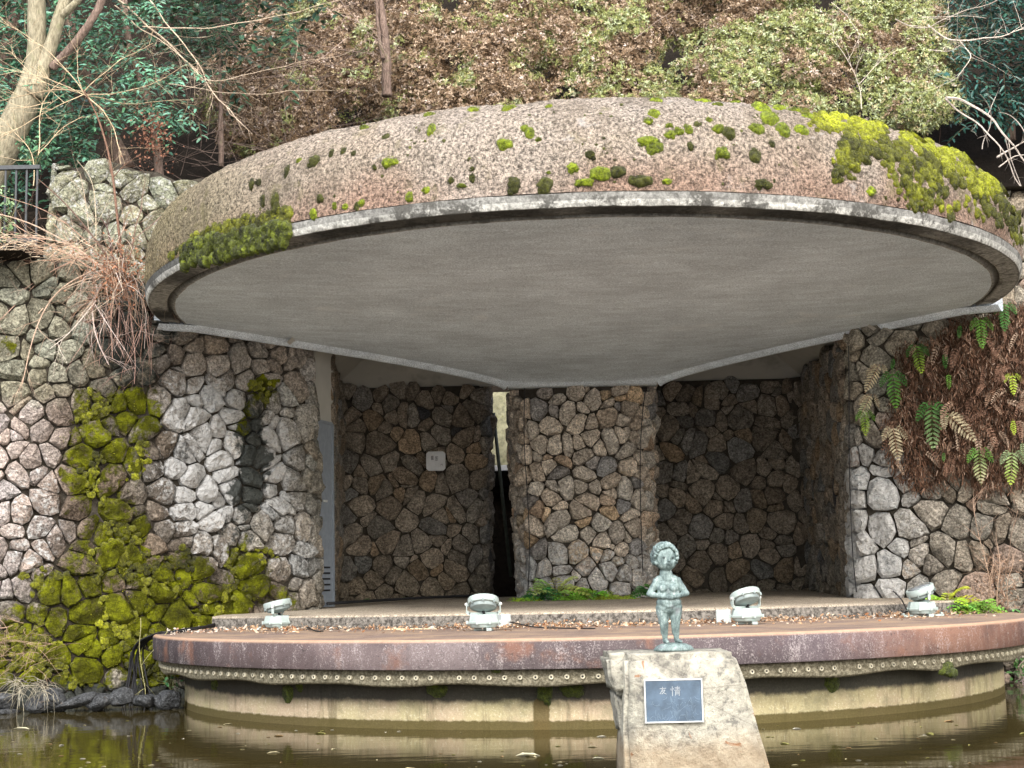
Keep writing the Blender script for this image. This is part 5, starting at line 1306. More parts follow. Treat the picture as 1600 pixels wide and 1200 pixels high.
# evergreen trees: trunk, limbs, glossy leaf sprays
def spray_tree(root, centers, col, leaf, n_per, rnd_, spread=.30, per=6, width=.42, name='foliage', mat='glossy', hang=-.25):
    P_ = []; D = []; N_ = []; Cc = []; tw = MB(); rd = random.Random(rnd_)
    for c in centers:
        for s in range(n_per):
            p = Vector(c) + Vector((rd.gauss(0, spread), rd.gauss(0, spread * .8), rd.gauss(0, spread * .75)))
            d = Vector((rd.gauss(0, .8), rd.gauss(-.4, .5), rd.gauss(hang, .45))).normalized(); L_ = leaf * rd.uniform(2.2, 3.4)
            tw.tube([p, p + d * L_], [.006, .003], 3, False, (.12, .10, .06, 1)); tone = rd.uniform(.6, 1.45)
            for k in range(per):
                t = (k + .6) / per; side = 1 if k % 2 else -1; sv = d.cross(Vector((0, -.4, 1))).normalized() * side
                ld = (d * .55 + sv * .85 + Vector((0, -.12, rd.gauss(-.18, .22)))).normalized()
                P_.append(p + d * L_ * t); D.append(ld); N_.append(Vector((rd.gauss(0, .3), -.6 + rd.gauss(0, .3), .9))); q = tone * rd.uniform(.75, 1.3); Cc.append((col[0] * q, col[1] * q, col[2] * q * rd.uniform(.85, 1.2)))
    n = len(P_)
    link(name, leaf_mesh(name, np.array([tuple(p) for p in P_]), np.array([tuple(p) for p in D]), np.array([tuple(p) for p in N_]), rng.uniform(.75, 1.2, n) * leaf, rng.uniform(.8, 1.15, n) * leaf * width, np.array(Cc), 'hex'), M[mat], root)
    tag(tw.build('sprigs', M['twig'], root, cols=True), kind='stuff')
def trunk(root, pts, rad, mat='bark', name='trunk', n=10):
    m = MB(); P_ = [Vector(p) for p in pts]; R_ = list(rad)
    for _ in range(2):
        q = [P_[0]]; r = [R_[0]]
        for i in range(len(P_) - 1): q += [P_[i].lerp(P_[i + 1], .25), P_[i].lerp(P_[i + 1], .75)]; r += [R_[i] * .75 + R_[i + 1] * .25, R_[i] * .25 + R_[i + 1] * .75]
        q.append(P_[-1]); r.append(R_[-1]); P_, R_ = q, r
    m.tube(P_, R_, n); 
    for i, v in enumerate(m.v): v += Vector((noise.noise(v * 5), noise.noise(v * 5 + Vector((7, 0, 0))), 0)) * .02
    return m.build(name, M[mat], root, smooth=True)
rnd = random.Random(77)
# big pale-barked tree at the far left
YT = 2.4; t1 = empty('forked_tree', at(15, 262, YT), 'large pale grey-green barked tree forking low at the top left', 'tree')
trunk(t1, [at(-45, 330, YT), at(8, 225, YT), at(45, 150, YT), at(58, 90, YT), at(57, 0, YT), at(55, -140, YT)], [.24, .22, .19, .135, .125, .12])
trunk(t1, [at(52, 150, YT - .05), at(76, 85, YT - .1), at(92, 30, YT - .1), at(110, -30, YT), at(120, -150, YT)], [.14, .10, .085, .08, .07], name='limb')
trunk(t1, [at(92, 28, YT - .1), at(112, 12, YT - .15), at(128, -8, YT - .2), at(150, -100, YT)], [.06, .055, .05, .04], name='limb')
trunk(t1, [at(82, 106, YT - .12), at(105, 82, YT - .2), at(132, 50, YT - .3), at(165, -5, YT - .3), at(190, -120, YT - .3)], [.065, .065, .06, .055, .05], 'bark2', 'limb')
# trunks behind
t2 = empty('leaning_tree', at(190, 250, 3.6), 'slim brown trunk leaning left behind the upper rubble wall', 'tree')
trunk(t2, [at(196, 262, 3.6), at(178, 225, 3.6), at(160, 180, 3.7), at(120, 90, 3.8), at(90, -60, 3.9)], [.15, .125, .10, .09, .09], 'bark2')
t3 = empty('thin_tree', at(603, 100, 9.0), 'thin pinkish-brown twin trunk rising in front of the azalea bushes left of centre', 'tree')
trunk(t3, [at(604, 150, 9), at(604, 92, 9), at(600, 40, 9), at(592, 0, 9), at(588, -60, 9)], [.10, .085, .075, .07, .07], 'bark2', n=8)
trunk(t3, [at(598, 92, 8.9), at(591, 50, 8.9), at(588, 0, 8.9), at(594, -60, 8.9)], [.04, .035, .03, .03], 'bark2', n=7)
t4 = empty('straight_tree', at(1452, 70, 14), 'straight pale trunk standing behind the bushes at the top right', 'tree')
trunk(t4, [at(1453, 120, 14), at(1452, 40, 14), at(1450, -60, 14)], [.13, .13, .12], 'bark')
t5 = empty('light_pole', at(427, 45, 12), 'thin grey pole between the trees at the top, left of the bushes', 'pole')
m = MB(); m.tube([at(428, 75, 12), at(426, 0, 12), at(425, -60, 12)], .035, 8); m.build('shaft', M['steel'], t5)
def pxs(lst, Yr): return [at(x + rnd.uniform(-12, 12), y + rnd.uniform(-10, 10), rnd.uniform(*Yr)) for x, y in lst]
ev = empty('evergreen_tree', at(140, 160, 4.2), 'evergreen with glossy blue-green leaves behind the forked tree at the top left', 'evergreen')
cen = [(x, y) for x in range(-30, 110, 34) for y in range(-60, 330, 42)] 
spray_tree(ev, pxs([c for c in cen if not (40 < c[0] < 100 and c[1] > 200)], (3.2, 4.8)), (.085, .215, .13), .12, 13, 1, .24)
trunk(ev, [at(100, 300, 4.6), at(110, 180, 4.6), at(95, 60, 4.7), at(90, -80, 4.8)], [.08, .07, .05, .04], 'bark2')
ev2 = empty('evergreen_tree', at(230, 200, 3.4), 'evergreen spreading glossy green sprays over the upper rubble wall', 'evergreen')
cen = [(115, 20), (160, 30), (200, 20), (240, 10), (100, 70), (150, 80), (200, 70), (120, 120), (170, 130), (215, 110), (255, 120), (140, 165), (185, 165), (225, 150), (262, 165), (150, 200), (240, 185), (270, 200), (115, 200), (90, 235), (110, 250), (270, 130), (60, 240), (75, 215), (130, 225), (20, 200), (10, 150), (20, 120)]
spray_tree(ev2, pxs(cen, (2.6, 3.6)), (.105, .25, .155), .115, 15, 2, .19)
trunk(ev2, [at(250, 290, 3.8), at(240, 180, 3.7), at(200, 80, 3.6), at(190, -60, 3.6)], [.07, .06, .05, .04], 'bark2')
ev3 = empty('evergreen_shrub', at(360, 90, 6.5), 'dark narrow-leaved evergreen shrub in the shade between the trees and the azaleas', 'shrub')
spray_tree(ev3, pxs([(300, 40), (330, 70), (360, 60), (320, 100), (355, 95), (380, 50), (300, 85), (345, 20), (290, 10), (260, -20), (330, -30), (400, 20), (370, -10)], (6.2, 7.2)), (.04, .10, .05), .13, 9, 3, .25, 7, .28)
trunk(ev3, [at(345, 260, 7), at(345, 150, 7), at(340, 40, 7)], [.05, .04, .03], 'bark2')
ev4 = empty('evergreen_tree', at(1560, 100, 11), 'dark blue-green evergreen with hanging leaves at the top right corner', 'evergreen')
cen = [(x, y) for x in range(1478, 1790, 30) for y in range(-50, 170, 30)]
spray_tree(ev4, pxs([c for c in cen if not (c[0] < 1500 and c[1] > 110) and not (1500 < c[0] < 1560 and 80 < c[1] < 120)], (10.5, 12)), (.030, .095, .072), .17, 12, 4, .30, 7, .34, hang=-.7)
trunk(ev4, [at(1580, 220, 12), at(1575, 100, 12), at(1570, -60, 12)], [.10, .08, .07], 'bark2')
# crowns above and behind the frame keep the slope in their shade, as the photograph's dark gaps show
ev5 = empty('evergreen_tree', at(300, -120, 9), 'dark evergreen crown hanging over the shaded gap at the top left', 'evergreen')
P_ = [Vector((rnd.uniform(-12, -4.2), rnd.uniform(3.2, 12), rnd.uniform(9.7, 12.5))) for _ in range(90)]
spray_tree(ev5, P_, (.04, .10, .05), .22, 12, 5, .55, 6, .45)
trunk(ev5, [Vector((-10.2, 7.6, 5)), Vector((-10.0, 7.8, 8.5)), Vector((-9.4, 7.6, 11))], [.2, .16, .1], 'bark2')
# dark brush in the shaded gap
db = empty('dead_brush', at(230, 240, 5.5), 'tangle of dark bare brush in the deep shade behind the upper wall', 'brush', kind='stuff')
m = MB()
for _ in range(130):
    p = at(rnd.uniform(130, 520), rnd.uniform(60, 290), rnd.uniform(5.2, 8.5)); grow(m, p, Vector((rnd.gauss(0, 1), -.2, rnd.uniform(0, 1))), rnd.uniform(.6, 1.5), .007, 1, rnd, (.16, .12, .10), 0, (2, 3))
m.build('stems', M['twig'], db, cols=True)
tw = empty('withered_leaf_clump', at(232, 225, 1.6), 'withered red-brown leaf clump hanging above the upper wall', 'dead leaves')
n = 500; c = np.array(at(235, 215, 1.6)); P_ = c + rng.normal(0, 1, (n, 3)) * np.array([.13, .10, .20]); P_[:250] += np.array([.16, 0, -.02]) * rng.random((250, 1))
link('leaves', leaf_mesh('leaves', P_, randdir(n), randdir(n), rng.uniform(.03, .06, n), rng.uniform(.02, .035, n), np.array([.24, .12, .08]) * rng.uniform(.5, 1.5, (n, 1))), M['dead'], tw)

# bare branches drawn from the photograph
def branches(name, label, cat, items, Y, col, seed, twigs=2, tl=.35, group=None, mat='twig'):
    rd = random.Random(seed); root = empty(name, at(items[0][0][0][0], items[0][0][0][1], Y), label, cat, group)
    for pts, r in items:
        m = MB(); n = len(pts); y0 = Y + rd.uniform(-.25, .25)
        P_ = [at(x, y, y0 + .12 * math.sin(i * 1.7 + seed)) for i, (x, y) in enumerate(pts)]
        q = P_
        for _ in range(2):
            s_ = [q[0]]
            for a, b in zip(q[:-1], q[1:]): s_ += [a.lerp(b, .25), a.lerp(b, .75)]
            s_.append(q[-1]); q = s_
        q = [p + Vector((noise.noise(p * 3), 0, noise.noise(p * 3 + Vector((5, 0, 0))))) * .04 for p in q]
        k_ = rd.uniform(.75, 1.3); cc = tuple(c * k_ for c in col)
        m.tube(q, [r * (1 - .65 * i / len(q)) for i in range(len(q))], 5, True, (*cc, 1))
        L_ = sum((b - a).length for a, b in zip(q[:-1], q[1:]))
        for _ in range(int(twigs * L_ / .5)):
            i = rd.randrange(len(q) // 4, len(q) - 1); b = (q[i + 1] - q[i]).normalized()
            grow(m, q[i], b + Vector((rd.gauss(0, .7), rd.gauss(0, .5), rd.gauss(.1, .6))), rd.uniform(.4, 1.2) * tl * 1.6, max(.0028, r * .3), 1, rd, cc, 0, (1, 3))
        m.build('branch', M[mat], root, cols=True)
    return root
BARE = (.50, .40, .30); WAN = (.52, .40, .26)
branches('bare_branch', 'long pale bare branches arching down from the top left across the dark gap', 'branches', [
    ([(172, -10), (215, 25), (265, 70), (310, 115), (350, 160), (375, 192)], .016), ([(215, -20), (262, 40), (300, 85), (322, 118), (322, 135)], .012), ([(180, 12), (230, 50), (275, 80), (330, 130)], .010),
    ([(225, 40), (280, 48), (340, 42), (420, 30), (500, 8), (560, -10)], .008), ([(290, 120), (340, 128), (400, 112), (470, 100), (560, 78)], .007), ([(260, 130), (330, 140), (400, 150), (460, 140), (520, 142)], .006), ([(330, 130), (290, 120), (250, 122)], .006)], 3.2, BARE, 3, 3, .3)
branches('bare_branch', 'fan of thin straw-coloured twigs spreading in front of the forked trunk', 'branches', [
    ([(130, 145), (90, 140), (40, 150), (-20, 160)], .009), ([(130, 145), (95, 95), (50, 60), (-10, 30)], .007), ([(130, 145), (165, 110), (200, 85), (240, 70)], .007), ([(130, 145), (180, 150), (240, 130), (290, 100)], .008), ([(130, 145), (100, 160), (50, 190), (0, 215)], .007),
    ([(130, 145), (160, 170), (180, 200), (190, 240)], .010), ([(130, 145), (150, 152), (200, 165), (300, 155)], .006), ([(130, 145), (120, 120), (122, 80)], .006), ([(130, 145), (70, 120), (0, 105)], .006), ([(60, 240), (95, 200), (130, 182)], .007), ([(60, 240), (60, 190), (70, 150), (100, 120)], .007), ([(50, 290), (56, 240), (30, 210), (-10, 180)], .007),
    ([(80, 160), (40, 165), (0, 175), (-20, 178)], .006), ([(130, 145), (60, 130), (20, 80)], .005)], .9, WAN, 4, 4, .32)
# leggy dead bush rooted on the ledge at the shell's left end
DB = [([(196, 470), (190, 400), (182, 330), (176, 270), (165, 220), (150, 175), (130, 140)], .020, (.17, .10, .07)), ([(185, 440), (165, 395), (130, 350), (100, 315), (60, 280)], .014, (.13, .085, .065)), ([(190, 440), (175, 400), (170, 360), (158, 340)], .012, (.11, .07, .06)),
      ([(186, 445), (140, 400), (90, 370), (40, 345), (-20, 330)], .013, (.48, .36, .27)), ([(186, 450), (130, 410), (80, 385), (20, 350)], .010, (.45, .30, .22)), ([(178, 450), (160, 420), (175, 395), (200, 345)], .011, (.42, .31, .24)), ([(190, 430), (205, 400), (212, 350), (222, 325)], .010, (.20, .13, .10)),
      ([(186, 440), (200, 380), (240, 350), (268, 320)], .008, (.28, .2, .16)), ([(160, 430), (120, 440), (85, 460), (60, 490)], .012, (.52, .40, .30)), ([(150, 420), (100, 445), (70, 480), (50, 530), (35, 600)], .010, (.50, .36, .27)), ([(140, 400), (80, 420), (30, 470), (-10, 510)], .008, (.48, .32, .25)),
      ([(170, 420), (120, 400), (60, 410), (0, 400)], .008, (.40, .24, .17)), ([(180, 430), (140, 380), (80, 330), (0, 305)], .007, (.42, .27, .2)), ([(170, 430), (110, 380), (50, 370), (-10, 372)], .007, (.46, .3, .22)), ([(160, 440), (142, 480), (150, 530), (170, 570)], .011, (.55, .46, .42)), ([(180, 450), (172, 500), (176, 560)], .008, (.4, .26, .2)),
      ([(196, 440), (205, 500), (212, 560), (210, 600)], .007, (.34, .22, .18)), ([(188, 440), (186, 500), (182, 540)], .008, (.42, .3, .25)), ([(150, 470), (110, 520), (78, 545)], .007, (.6, .53, .46)), ([(145, 470), (170, 510), (196, 548)], .006, (.5, .42, .38)), ([(200, 430), (226, 470), (236, 540), (232, 570)], .006, (.3, .2, .16)),
      ([(206, 430), (203, 470), (196, 520)], .007, (.35, .25, .2)), ([(150, 395), (150, 330), (145, 280), (120, 250)], .007, (.5, .42, .3)), ([(140, 380), (135, 320), (125, 270)], .006, (.5, .4, .3))]
dbush = empty('dead_bush', at(188, 440, -.5), 'leggy dead bush of bare stems rooted beside the left end of the shell', 'dead bush')
rd = random.Random(9)
for k, (pts, r, c) in enumerate(DB):
    m = MB(); n = len(pts); y0 = -.55 + rd.uniform(-.2, .15); q = [at(x, y, y0 - .12 * math.sin(i + k) - (.25 if y > 480 else 0)) for i, (x, y) in enumerate(pts)]
    for _ in range(2):
        s_ = [q[0]]
        for a, b in zip(q[:-1], q[1:]): s_ += [a.lerp(b, .25), a.lerp(b, .75)]
        s_.append(q[-1]); q = s_
    m.tube(q, [r * (1 - .6 * i / len(q)) for i in range(len(q))], 5, True, (*c, 1))
    for _ in range(5):
        i = rd.randrange(2, len(q) - 1); grow(m, q[i], (q[i + 1] - q[i]).normalized() + Vector((rd.gauss(0, .6), rd.gauss(-.2, .4), rd.gauss(.1, .5))), rd.uniform(.25, .6), r * .35, 1, rd, c, .05, (1, 3))
    m.build('stem', M['twig'], dbush, cols=True)
m = MB()
for _ in range(150):
    x = rd.gauss(178, 34); y = rd.gauss(430, 32); p = at(x, y, rd.uniform(-.9, -.45)); c = rd.choice([(.34, .22, .15), (.50, .40, .30), (.20, .13, .10), (.58, .50, .44)])
    grow(m, p, Vector((rd.gauss(0, .8), rd.gauss(-.2, .3), rd.gauss(-.35, .7))), rd.uniform(.2, .55), .0042, 1, rd, c, .25, (0, 2))
for _ in range(110):
    x = rd.uniform(-20, 150); y = rd.gauss(385 + (x - 60) * .12, 12); p = at(x, y, rd.uniform(-.9, -.5)); grow(m, p, Vector((rd.gauss(-.6, .8), rd.gauss(-.2, .3), rd.gauss(.05, .35))), rd.uniform(.2, .6), .004, 1, rd, rd.choice([(.42, .29, .2), (.55, .45, .33)]), .05, (0, 2))
for _ in range(60):
    x = rd.uniform(140, 245); y = rd.uniform(455, 520); p = at(x, y, rd.uniform(-.6, -.4)); grow(m, p, Vector((rd.gauss(0, .25), rd.gauss(-.1, .1), -1)), rd.uniform(.2, .7), .004, 0, rd, rd.choice([(.30, .18, .13), (.45, .30, .25), (.1, .06, .05)]), .1)
tag(m.build('twig_tangle', M['twig'], dbush, cols=True), kind='stuff')
n = 700; P_ = np.array([tuple(at(rd.gauss(188, 26), rd.gauss(425, 24), rd.uniform(-.9, -.5))) for _ in range(n)])
link('dead_leaves', leaf_mesh('dead_leaves', P_, randdir(n), randdir(n), rng.uniform(.03, .07, n), rng.uniform(.012, .03, n), np.array([.34, .17, .10]) * rng.uniform(.5, 1.5, (n, 1))), M['dead'], dbush)
branches('bare_branch', 'pale bare branches crossing beside the right end of the shell', 'branches', [
    ([(1480, 152), (1510, 158), (1545, 180), (1570, 215), (1600, 250), (1640, 300)], .020), ([(1480, 155), (1497, 175), (1530, 195), (1560, 225), (1580, 260), (1600, 300), (1625, 350)], .014), ([(1535, 235), (1548, 195), (1545, 165), (1530, 148)], .007), ([(1545, 180), (1556, 155), (1562, 140)], .006),
    ([(1558, 246), (1580, 232), (1615, 215)], .014), ([(1560, 260), (1580, 245), (1610, 240)], .010), ([(1600, 210), (1585, 185), (1560, 178)], .008), ([(1570, 215), (1585, 270), (1612, 330)], .007)], .9, (.42, .37, .32), 6, 1, .2)
branches('bare_branch', 'fine pale branches hanging in front of the dark evergreen at the top right', 'branches', [
    ([(1400, 30), (1440, 50), (1480, 25), (1530, 12), (1570, -5)], .010), ([(1440, 25), (1490, 25), (1540, 28)], .008), ([(1448, 38), (1480, 62), (1500, 64), (1560, 58), (1600, 45)], .014), ([(1500, 64), (1512, 78), (1520, 90), (1500, 120), (1485, 130)], .010), ([(1450, 78), (1490, 82), (1500, 70)], .008), ([(1420, 40), (1470, 45), (1490, 30), (1480, 15)], .006),
    ([(1345, 170), (1342, 130), (1330, 100), (1300, 60)], .008), ([(1342, 130), (1380, 90), (1400, 75)], .006), ([(1300, 5), (1330, 30), (1345, 60)], .006)], 8.6, (.60, .52, .44), 7, 3, .5)
branches('bare_branch', 'pinkish bare twigs in front of the left azaleas', 'branches', [([(440, 60), (500, 20), (560, 5)], .008), ([(380, 90), (440, 75), (500, 70), (590, 85)], .008), ([(500, 10), (545, 30), (590, 45)], .007), ([(420, 40), (470, 55), (520, 100)], .006), ([(360, 30), (420, 20), (480, 40)], .006), ([(540, 60), (500, 95), (440, 120)], .006), ([(990, 60), (1020, 40), (1050, 15)], .006), ([(530, 0), (560, 40), (600, 70)], .007)], 8.4, (.52, .40, .34), 8, 5, .5)

# ------------------------------------------------------------------ ferns
def frond(mb_list, p, d, out, L_, n, col, droop=.5, wid=.25, tip=None, rd=random):
    p = Vector(p); d = Vector(d).normalized(); out = Vector(out).normalized(); pts = [p]; seg = n + 2
    for i in range(seg):
        d = (d + Vector((0, 0, -1)) * droop / seg).normalized(); pts.append(pts[-1] + d * L_ / seg)
    P_, D, N_, LL, WW, CC = mb_list
    for i in range(1, seg + 1):
        t = i / seg; a = pts[i] - pts[i - 1]; a.normalize(); s_ = a.cross(out); s_ = s_.normalized() if s_.length > .01 else Vector((1, 0, 0))
        ln = L_ * wid * math.sin(math.pi * min(1, .16 + t * .86)) ** .8
        for sg in (-1, 1):
            dd = (s_ * sg + a * .55 + out * .10 + Vector((0, 0, -.15))).normalized(); P_.append(tuple(pts[i] + out * rd.uniform(0, .01))); D.append(tuple(dd)); N_.append(tuple(out + Vector((rd.gauss(0, .25), 0, .35 + rd.gauss(0, .2)))))
            LL.append(ln * rd.uniform(.85, 1.1)); WW.append(max(.010, L_ / seg * .78)); q = rd.uniform(.75, 1.3); c = col if tip is None else tuple(col[k] * (1 - t) + tip[k] * t for k in range(3)); CC.append((c[0] * q, c[1] * q, c[2] * q))
    return pts
def fern_obj(name, base, fronds, label, group, cat='fern'):
    """fronds: list of (point, direction, outward, length, leaflet pairs, colour, droop, tip colour)"""
    root = empty(name, base, label, cat, group); rd = random.Random(hash(label) % 1000 if False else len(label) * 7 + int(base.x * 31))
    for (p, d, o_, L_, n, c, dr, tp) in fronds:
        lists = ([], [], [], [], [], []); pts = frond(lists, p, d, o_, L_, n, c, dr, .23, tp, rd)
        me = leaf_mesh('frond', *[np.array(v) for v in lists], 'hex') if False else leaf_mesh('frond', np.array(lists[0]), np.array(lists[1]), np.array(lists[2]), np.array(lists[3]), np.array(lists[4]), np.array(lists[5]), 'hex')
        f = link('frond', me, M['fern'], root)
        m = MB(); m.tube(pts, [.004] * len(pts), 3, False, (c[0] * .8, c[1] * .6, c[2] * .6, 1)); s_ = m.build('stem', M['twig'], f, cols=True)
    return root
GR = (.075, .21, .045); YG = (.40, .52, .06); BR = (.14, .30, .05); CRM = (.55, .48, .32); PG = (.30, .40, .20)
HF = [(1569, 470, 1572, 518, GR, None, 'bright green fern frond at the shell\'s right corner, topmost of the hanging ferns'), (1531, 494, 1536, 545, BR, None, 'long green fern hanging just left of the topmost one'), (1500, 506, 1496, 528, GR, None, 'small dark green fern between two long ones under the shell edge'),
      (1430, 536, 1440, 585, GR, YG, 'green fern with a bent top at the upper left of the dead ferns'), (1474, 550, 1478, 576, GR, None, 'small green fern right of the bent-topped one'), (1482, 582, 1483, 608, BR, None, 'small light green fern below another small one in the dead mass'),
      (1394, 558, 1393, 578, GR, None, 'tiny green fern at the left edge of the dead ferns'), (1392, 578, 1400, 640, GR, BR, 'broad dark green fern on the left side of the dead mass'), (1455, 626, 1460, 704, GR, PG, 'largest green fern, hanging in the middle of the dead mass'),
      (1584, 582, 1586, 618, YG, None, 'yellow-green fern at the right edge of the photo'), (1528, 698, 1534, 758, BR, CRM, 'two-toned green and cream fern at the lower right of the mass'), (1582, 702, 1578, 760, PG, YG, 'pale green fern at the lower right edge'),
      (1582, 654, 1586, 680, YG, None, 'small yellow-green sprig above the pale fern at the right edge'), (1374, 568, 1350, 612, CRM, CRM, 'cream withered fern curving left onto the stones, uppermost'), (1362, 615, 1340, 655, CRM, PG, 'cream-topped fern on the stones left of the mass'), (1352, 640, 1353, 682, BR, YG, 'green fern hanging below the cream-topped one'),
      (1393, 664, 1403, 722, CRM, CRM, 'dried cream fern below the broad dark green one'), (1478, 645, 1528, 688, CRM, CRM, 'long cream fern slanting right beside the largest green one'), (1473, 706, 1475, 722, GR, None, 'tiny green sprig below the largest fern'), (1596, 690, 1599, 715, PG, None, 'pale sprig cut by the right edge')]
for k, (x0, y0, x1, y1, c, tp, lab) in enumerate(HF):
    p, n_, _ = surf(wmRt, x0, y0, .22); e, _, _ = surf(wmRt, x1, y1, .24); L_ = (e - p).length; fr = []; rd = random.Random(k)
    main = (e - p).normalized(); n = 9 if L_ > .3 else 6
    fr.append((p, main, n_, L_ * 1.0, n, c, .15, tp))
    if L_ > .28:
        for s in (-1, 1): fr.append((p + Vector((s * .03, 0, 0)), (main + Vector((s * .75, -.1, .35))).normalized(), n_, L_ * .52, 6, tuple(v * .8 for v in c), .9, None))
    fern_obj('hanging_fern', p, fr, lab, 'ferns hanging on the right wall')
# the mass of dead brown fronds behind them
POLY = [(1390, 640), (1385, 700), (1405, 745), (1450, 765), (1480, 740), (1500, 735), (1530, 770), (1560, 760), (1640, 740), (1640, 470), (1580, 476), (1520, 500), (1480, 505), (1462, 530), (1400, 545), (1412, 580)]
def inpoly(x, y, P_):
    c = False; j = len(P_) - 1
    for i in range(len(P_)):
        if (P_[i][1] > y) != (P_[j][1] > y) and x < (P_[j][0] - P_[i][0]) * (y - P_[i][1]) / (P_[j][1] - P_[i][1]) + P_[i][0]: c = not c
        j = i
    return c
P_ = []; D = []; N_ = []; LL = []; WW = []; CC = []; rd = random.Random(12); cache = {}
def surf_fast(x, y, d):
    k = (round(x / 6), round(y / 40))
    if k not in cache: cache[k] = surf(wmRt, k[0] * 6, k[1] * 40, 0)[2]
    u_ = cache[k]; p = wmRt.P(u_, 3, d); q = at(x, y, p.y); return q
cnt = 0
while cnt < 15000:
    x, y = rd.uniform(1380, 1640), rd.uniform(465, 790)
    if not inpoly(x + rd.gauss(0, 5), y + rd.gauss(0, 8), POLY): continue
    cnt += 1; lump = .5 + .5 * noise.noise(Vector((x * .045, y * .014, 4))); dep = .05 + .20 * lump * rd.random() ** .4
    p = surf_fast(x, y, dep); P_.append(tuple(p)); ang = rd.gauss(0, .45); D.append((math.sin(ang), rd.gauss(-.25, .3), -math.cos(ang))); N_.append((rd.gauss(0, .7), -1, rd.gauss(0, .6)))
    LL.append(rd.uniform(.04, .11)); WW.append(rd.uniform(.006, .020)); r = rd.random(); t_ = rd.uniform(.55, 1.35) * (.55 + .75 * lump)
    c = (.17, .095, .062) if r < .62 else ((.30, .19, .13) if r < .9 else (.46, .34, .26)); CC.append(tuple(v * t_ for v in c))
lists_ = (P_, D, N_, LL, WW, CC)
for _ in range(110):
    x, y = rd.uniform(1395, 1630), rd.uniform(475, 725)
    if not inpoly(x, y, POLY): continue
    c = rd.choice([(.22, .13, .09), (.30, .20, .14), (.17, .10, .07), (.36, .27, .20)]); p = surf_fast(x, y, rd.uniform(.13, .21))
    frond(lists_, p, (rd.gauss(0, .5), rd.uniform(-.5, 0), rd.uniform(-1, .2)), (rd.gauss(0, .4), -1, .2), rd.uniform(.16, .36), rd.randint(7, 10), c, 1.4, .17, None, rd)
dm = link('dead_fern_mass', leaf_mesh('dead_fern_mass', np.array(P_), np.array(D), np.array(N_), np.array(LL), np.array(WW), np.array(CC), 'hex'), M['dead'])
tag(dm, 'thick hanging mass of dead brown fern fronds on the right wall', 'dead ferns', kind='stuff')
# dark damp roots behind the fronds
V = []; F = []
nx, ny = 26, 30
for i in range(nx):
    for j in range(ny):
        x, y = 1392 + i * 9.8, 500 + j * 8.4; q = surf_fast(x, y, .05 + .07 * noise.noise(Vector((x * .05, y * .03, 1)))); V.append(q)
keep = [f for f in grid_faces(nx, ny) if all(inpoly(1392 + (i // ny) * 9.8, 500 + (i % ny) * 8.4, POLY) for i in f)]
tag(link('root_mat', pymesh('root_mat', V, keep, True), M['mortar']), 'dark root mat under the dead fern mass on the right wall', 'root mat', kind='stuff')

def ground_fern(x, y, Y, z, size, col, n, label, group, seed, tip=None, name='fern', up=.9):
    p = at(x, y, Y); p.z = z; rd = random.Random(seed); fr = []
    for k in range(n):
        a = math.radians(200 + 140 * (k + .5) / n + rd.uniform(-15, 15)); d = Vector((math.cos(a), math.sin(a) * .6, up * rd.uniform(.5, 1.2))).normalized(); o_ = Vector((0, -.5, 1))
        fr.append((p, d, o_, size * rd.uniform(.7, 1.15), 7, tuple(v * rd.uniform(.8, 1.25) for v in col), 1.6, tip))
    return fern_obj(name, p, fr, label, group)
gp = 'ferns at the foot of the pillar'
ground_fern(818, 938, 2.95, .21, .34, YG, 14, 'low yellow-green fern at the left foot of the pillar', gp, 1, up=.5)
ground_fern(842, 930, 3.0, .21, .40, (.08, .26, .08), 12, 'dark green fern beside the cable at the pillar foot', gp, 2)
ground_fern(868, 925, 2.98, .21, .56, (.42, .50, .15), 12, 'tallest fern at the pillar foot, arching and yellowish', gp, 3, up=1.6)
ground_fern(893, 936, 2.9, .21, .36, (.2, .42, .06), 14, 'bright green fern right of the tallest one at the pillar foot', gp, 4, up=.7)
ground_fern(925, 932, 2.92, .21, .42, (.24, .46, .06), 14, 'spreading green fern under the middle of the pillar', gp, 5, up=.9)
ground_fern(950, 938, 2.9, .21, .34, YG, 14, 'low lime-green fern right of the pillar middle', gp, 6, up=.5)
ground_fern(972, 938, 2.9, .21, .32, YG, 14, 'lime-green fern at the right end of the pillar foot', gp, 7, up=.5)
ground_fern(1018, 928, 3.0, .21, .46, (.09, .28, .06), 12, 'dark green fern between the pillar and the statue', gp, 8, up=1.1)
ground_fern(575, 936, 4.9, .24, .16, (.07, .20, .03), 7, 'tiny green fern at the foot of the left alcove wall, left one', 'small ferns in the left alcove', 9, up=.6)
ground_fern(626, 936, 4.9, .24, .18, (.08, .22, .03), 7, 'tiny green fern at the foot of the left alcove wall, right one', 'small ferns in the left alcove', 10, up=.6)
gr = 'ferns on the right end of the stage'
ground_fern(1478, 938, -.2, .05, .44, YG, 12, 'bright yellow-green fern behind the right end floodlight', gr, 11, up=1.3)
ground_fern(1502, 945, -.3, .02, .42, (.24, .42, .07), 14, 'full green fern right of the floodlight on the stage end', gr, 12, up=.8)
ground_fern(1524, 945, -.3, .02, .40, (.2, .4, .06), 13, 'green fern nearest the right rim of the stage', gr, 13, up=.8)
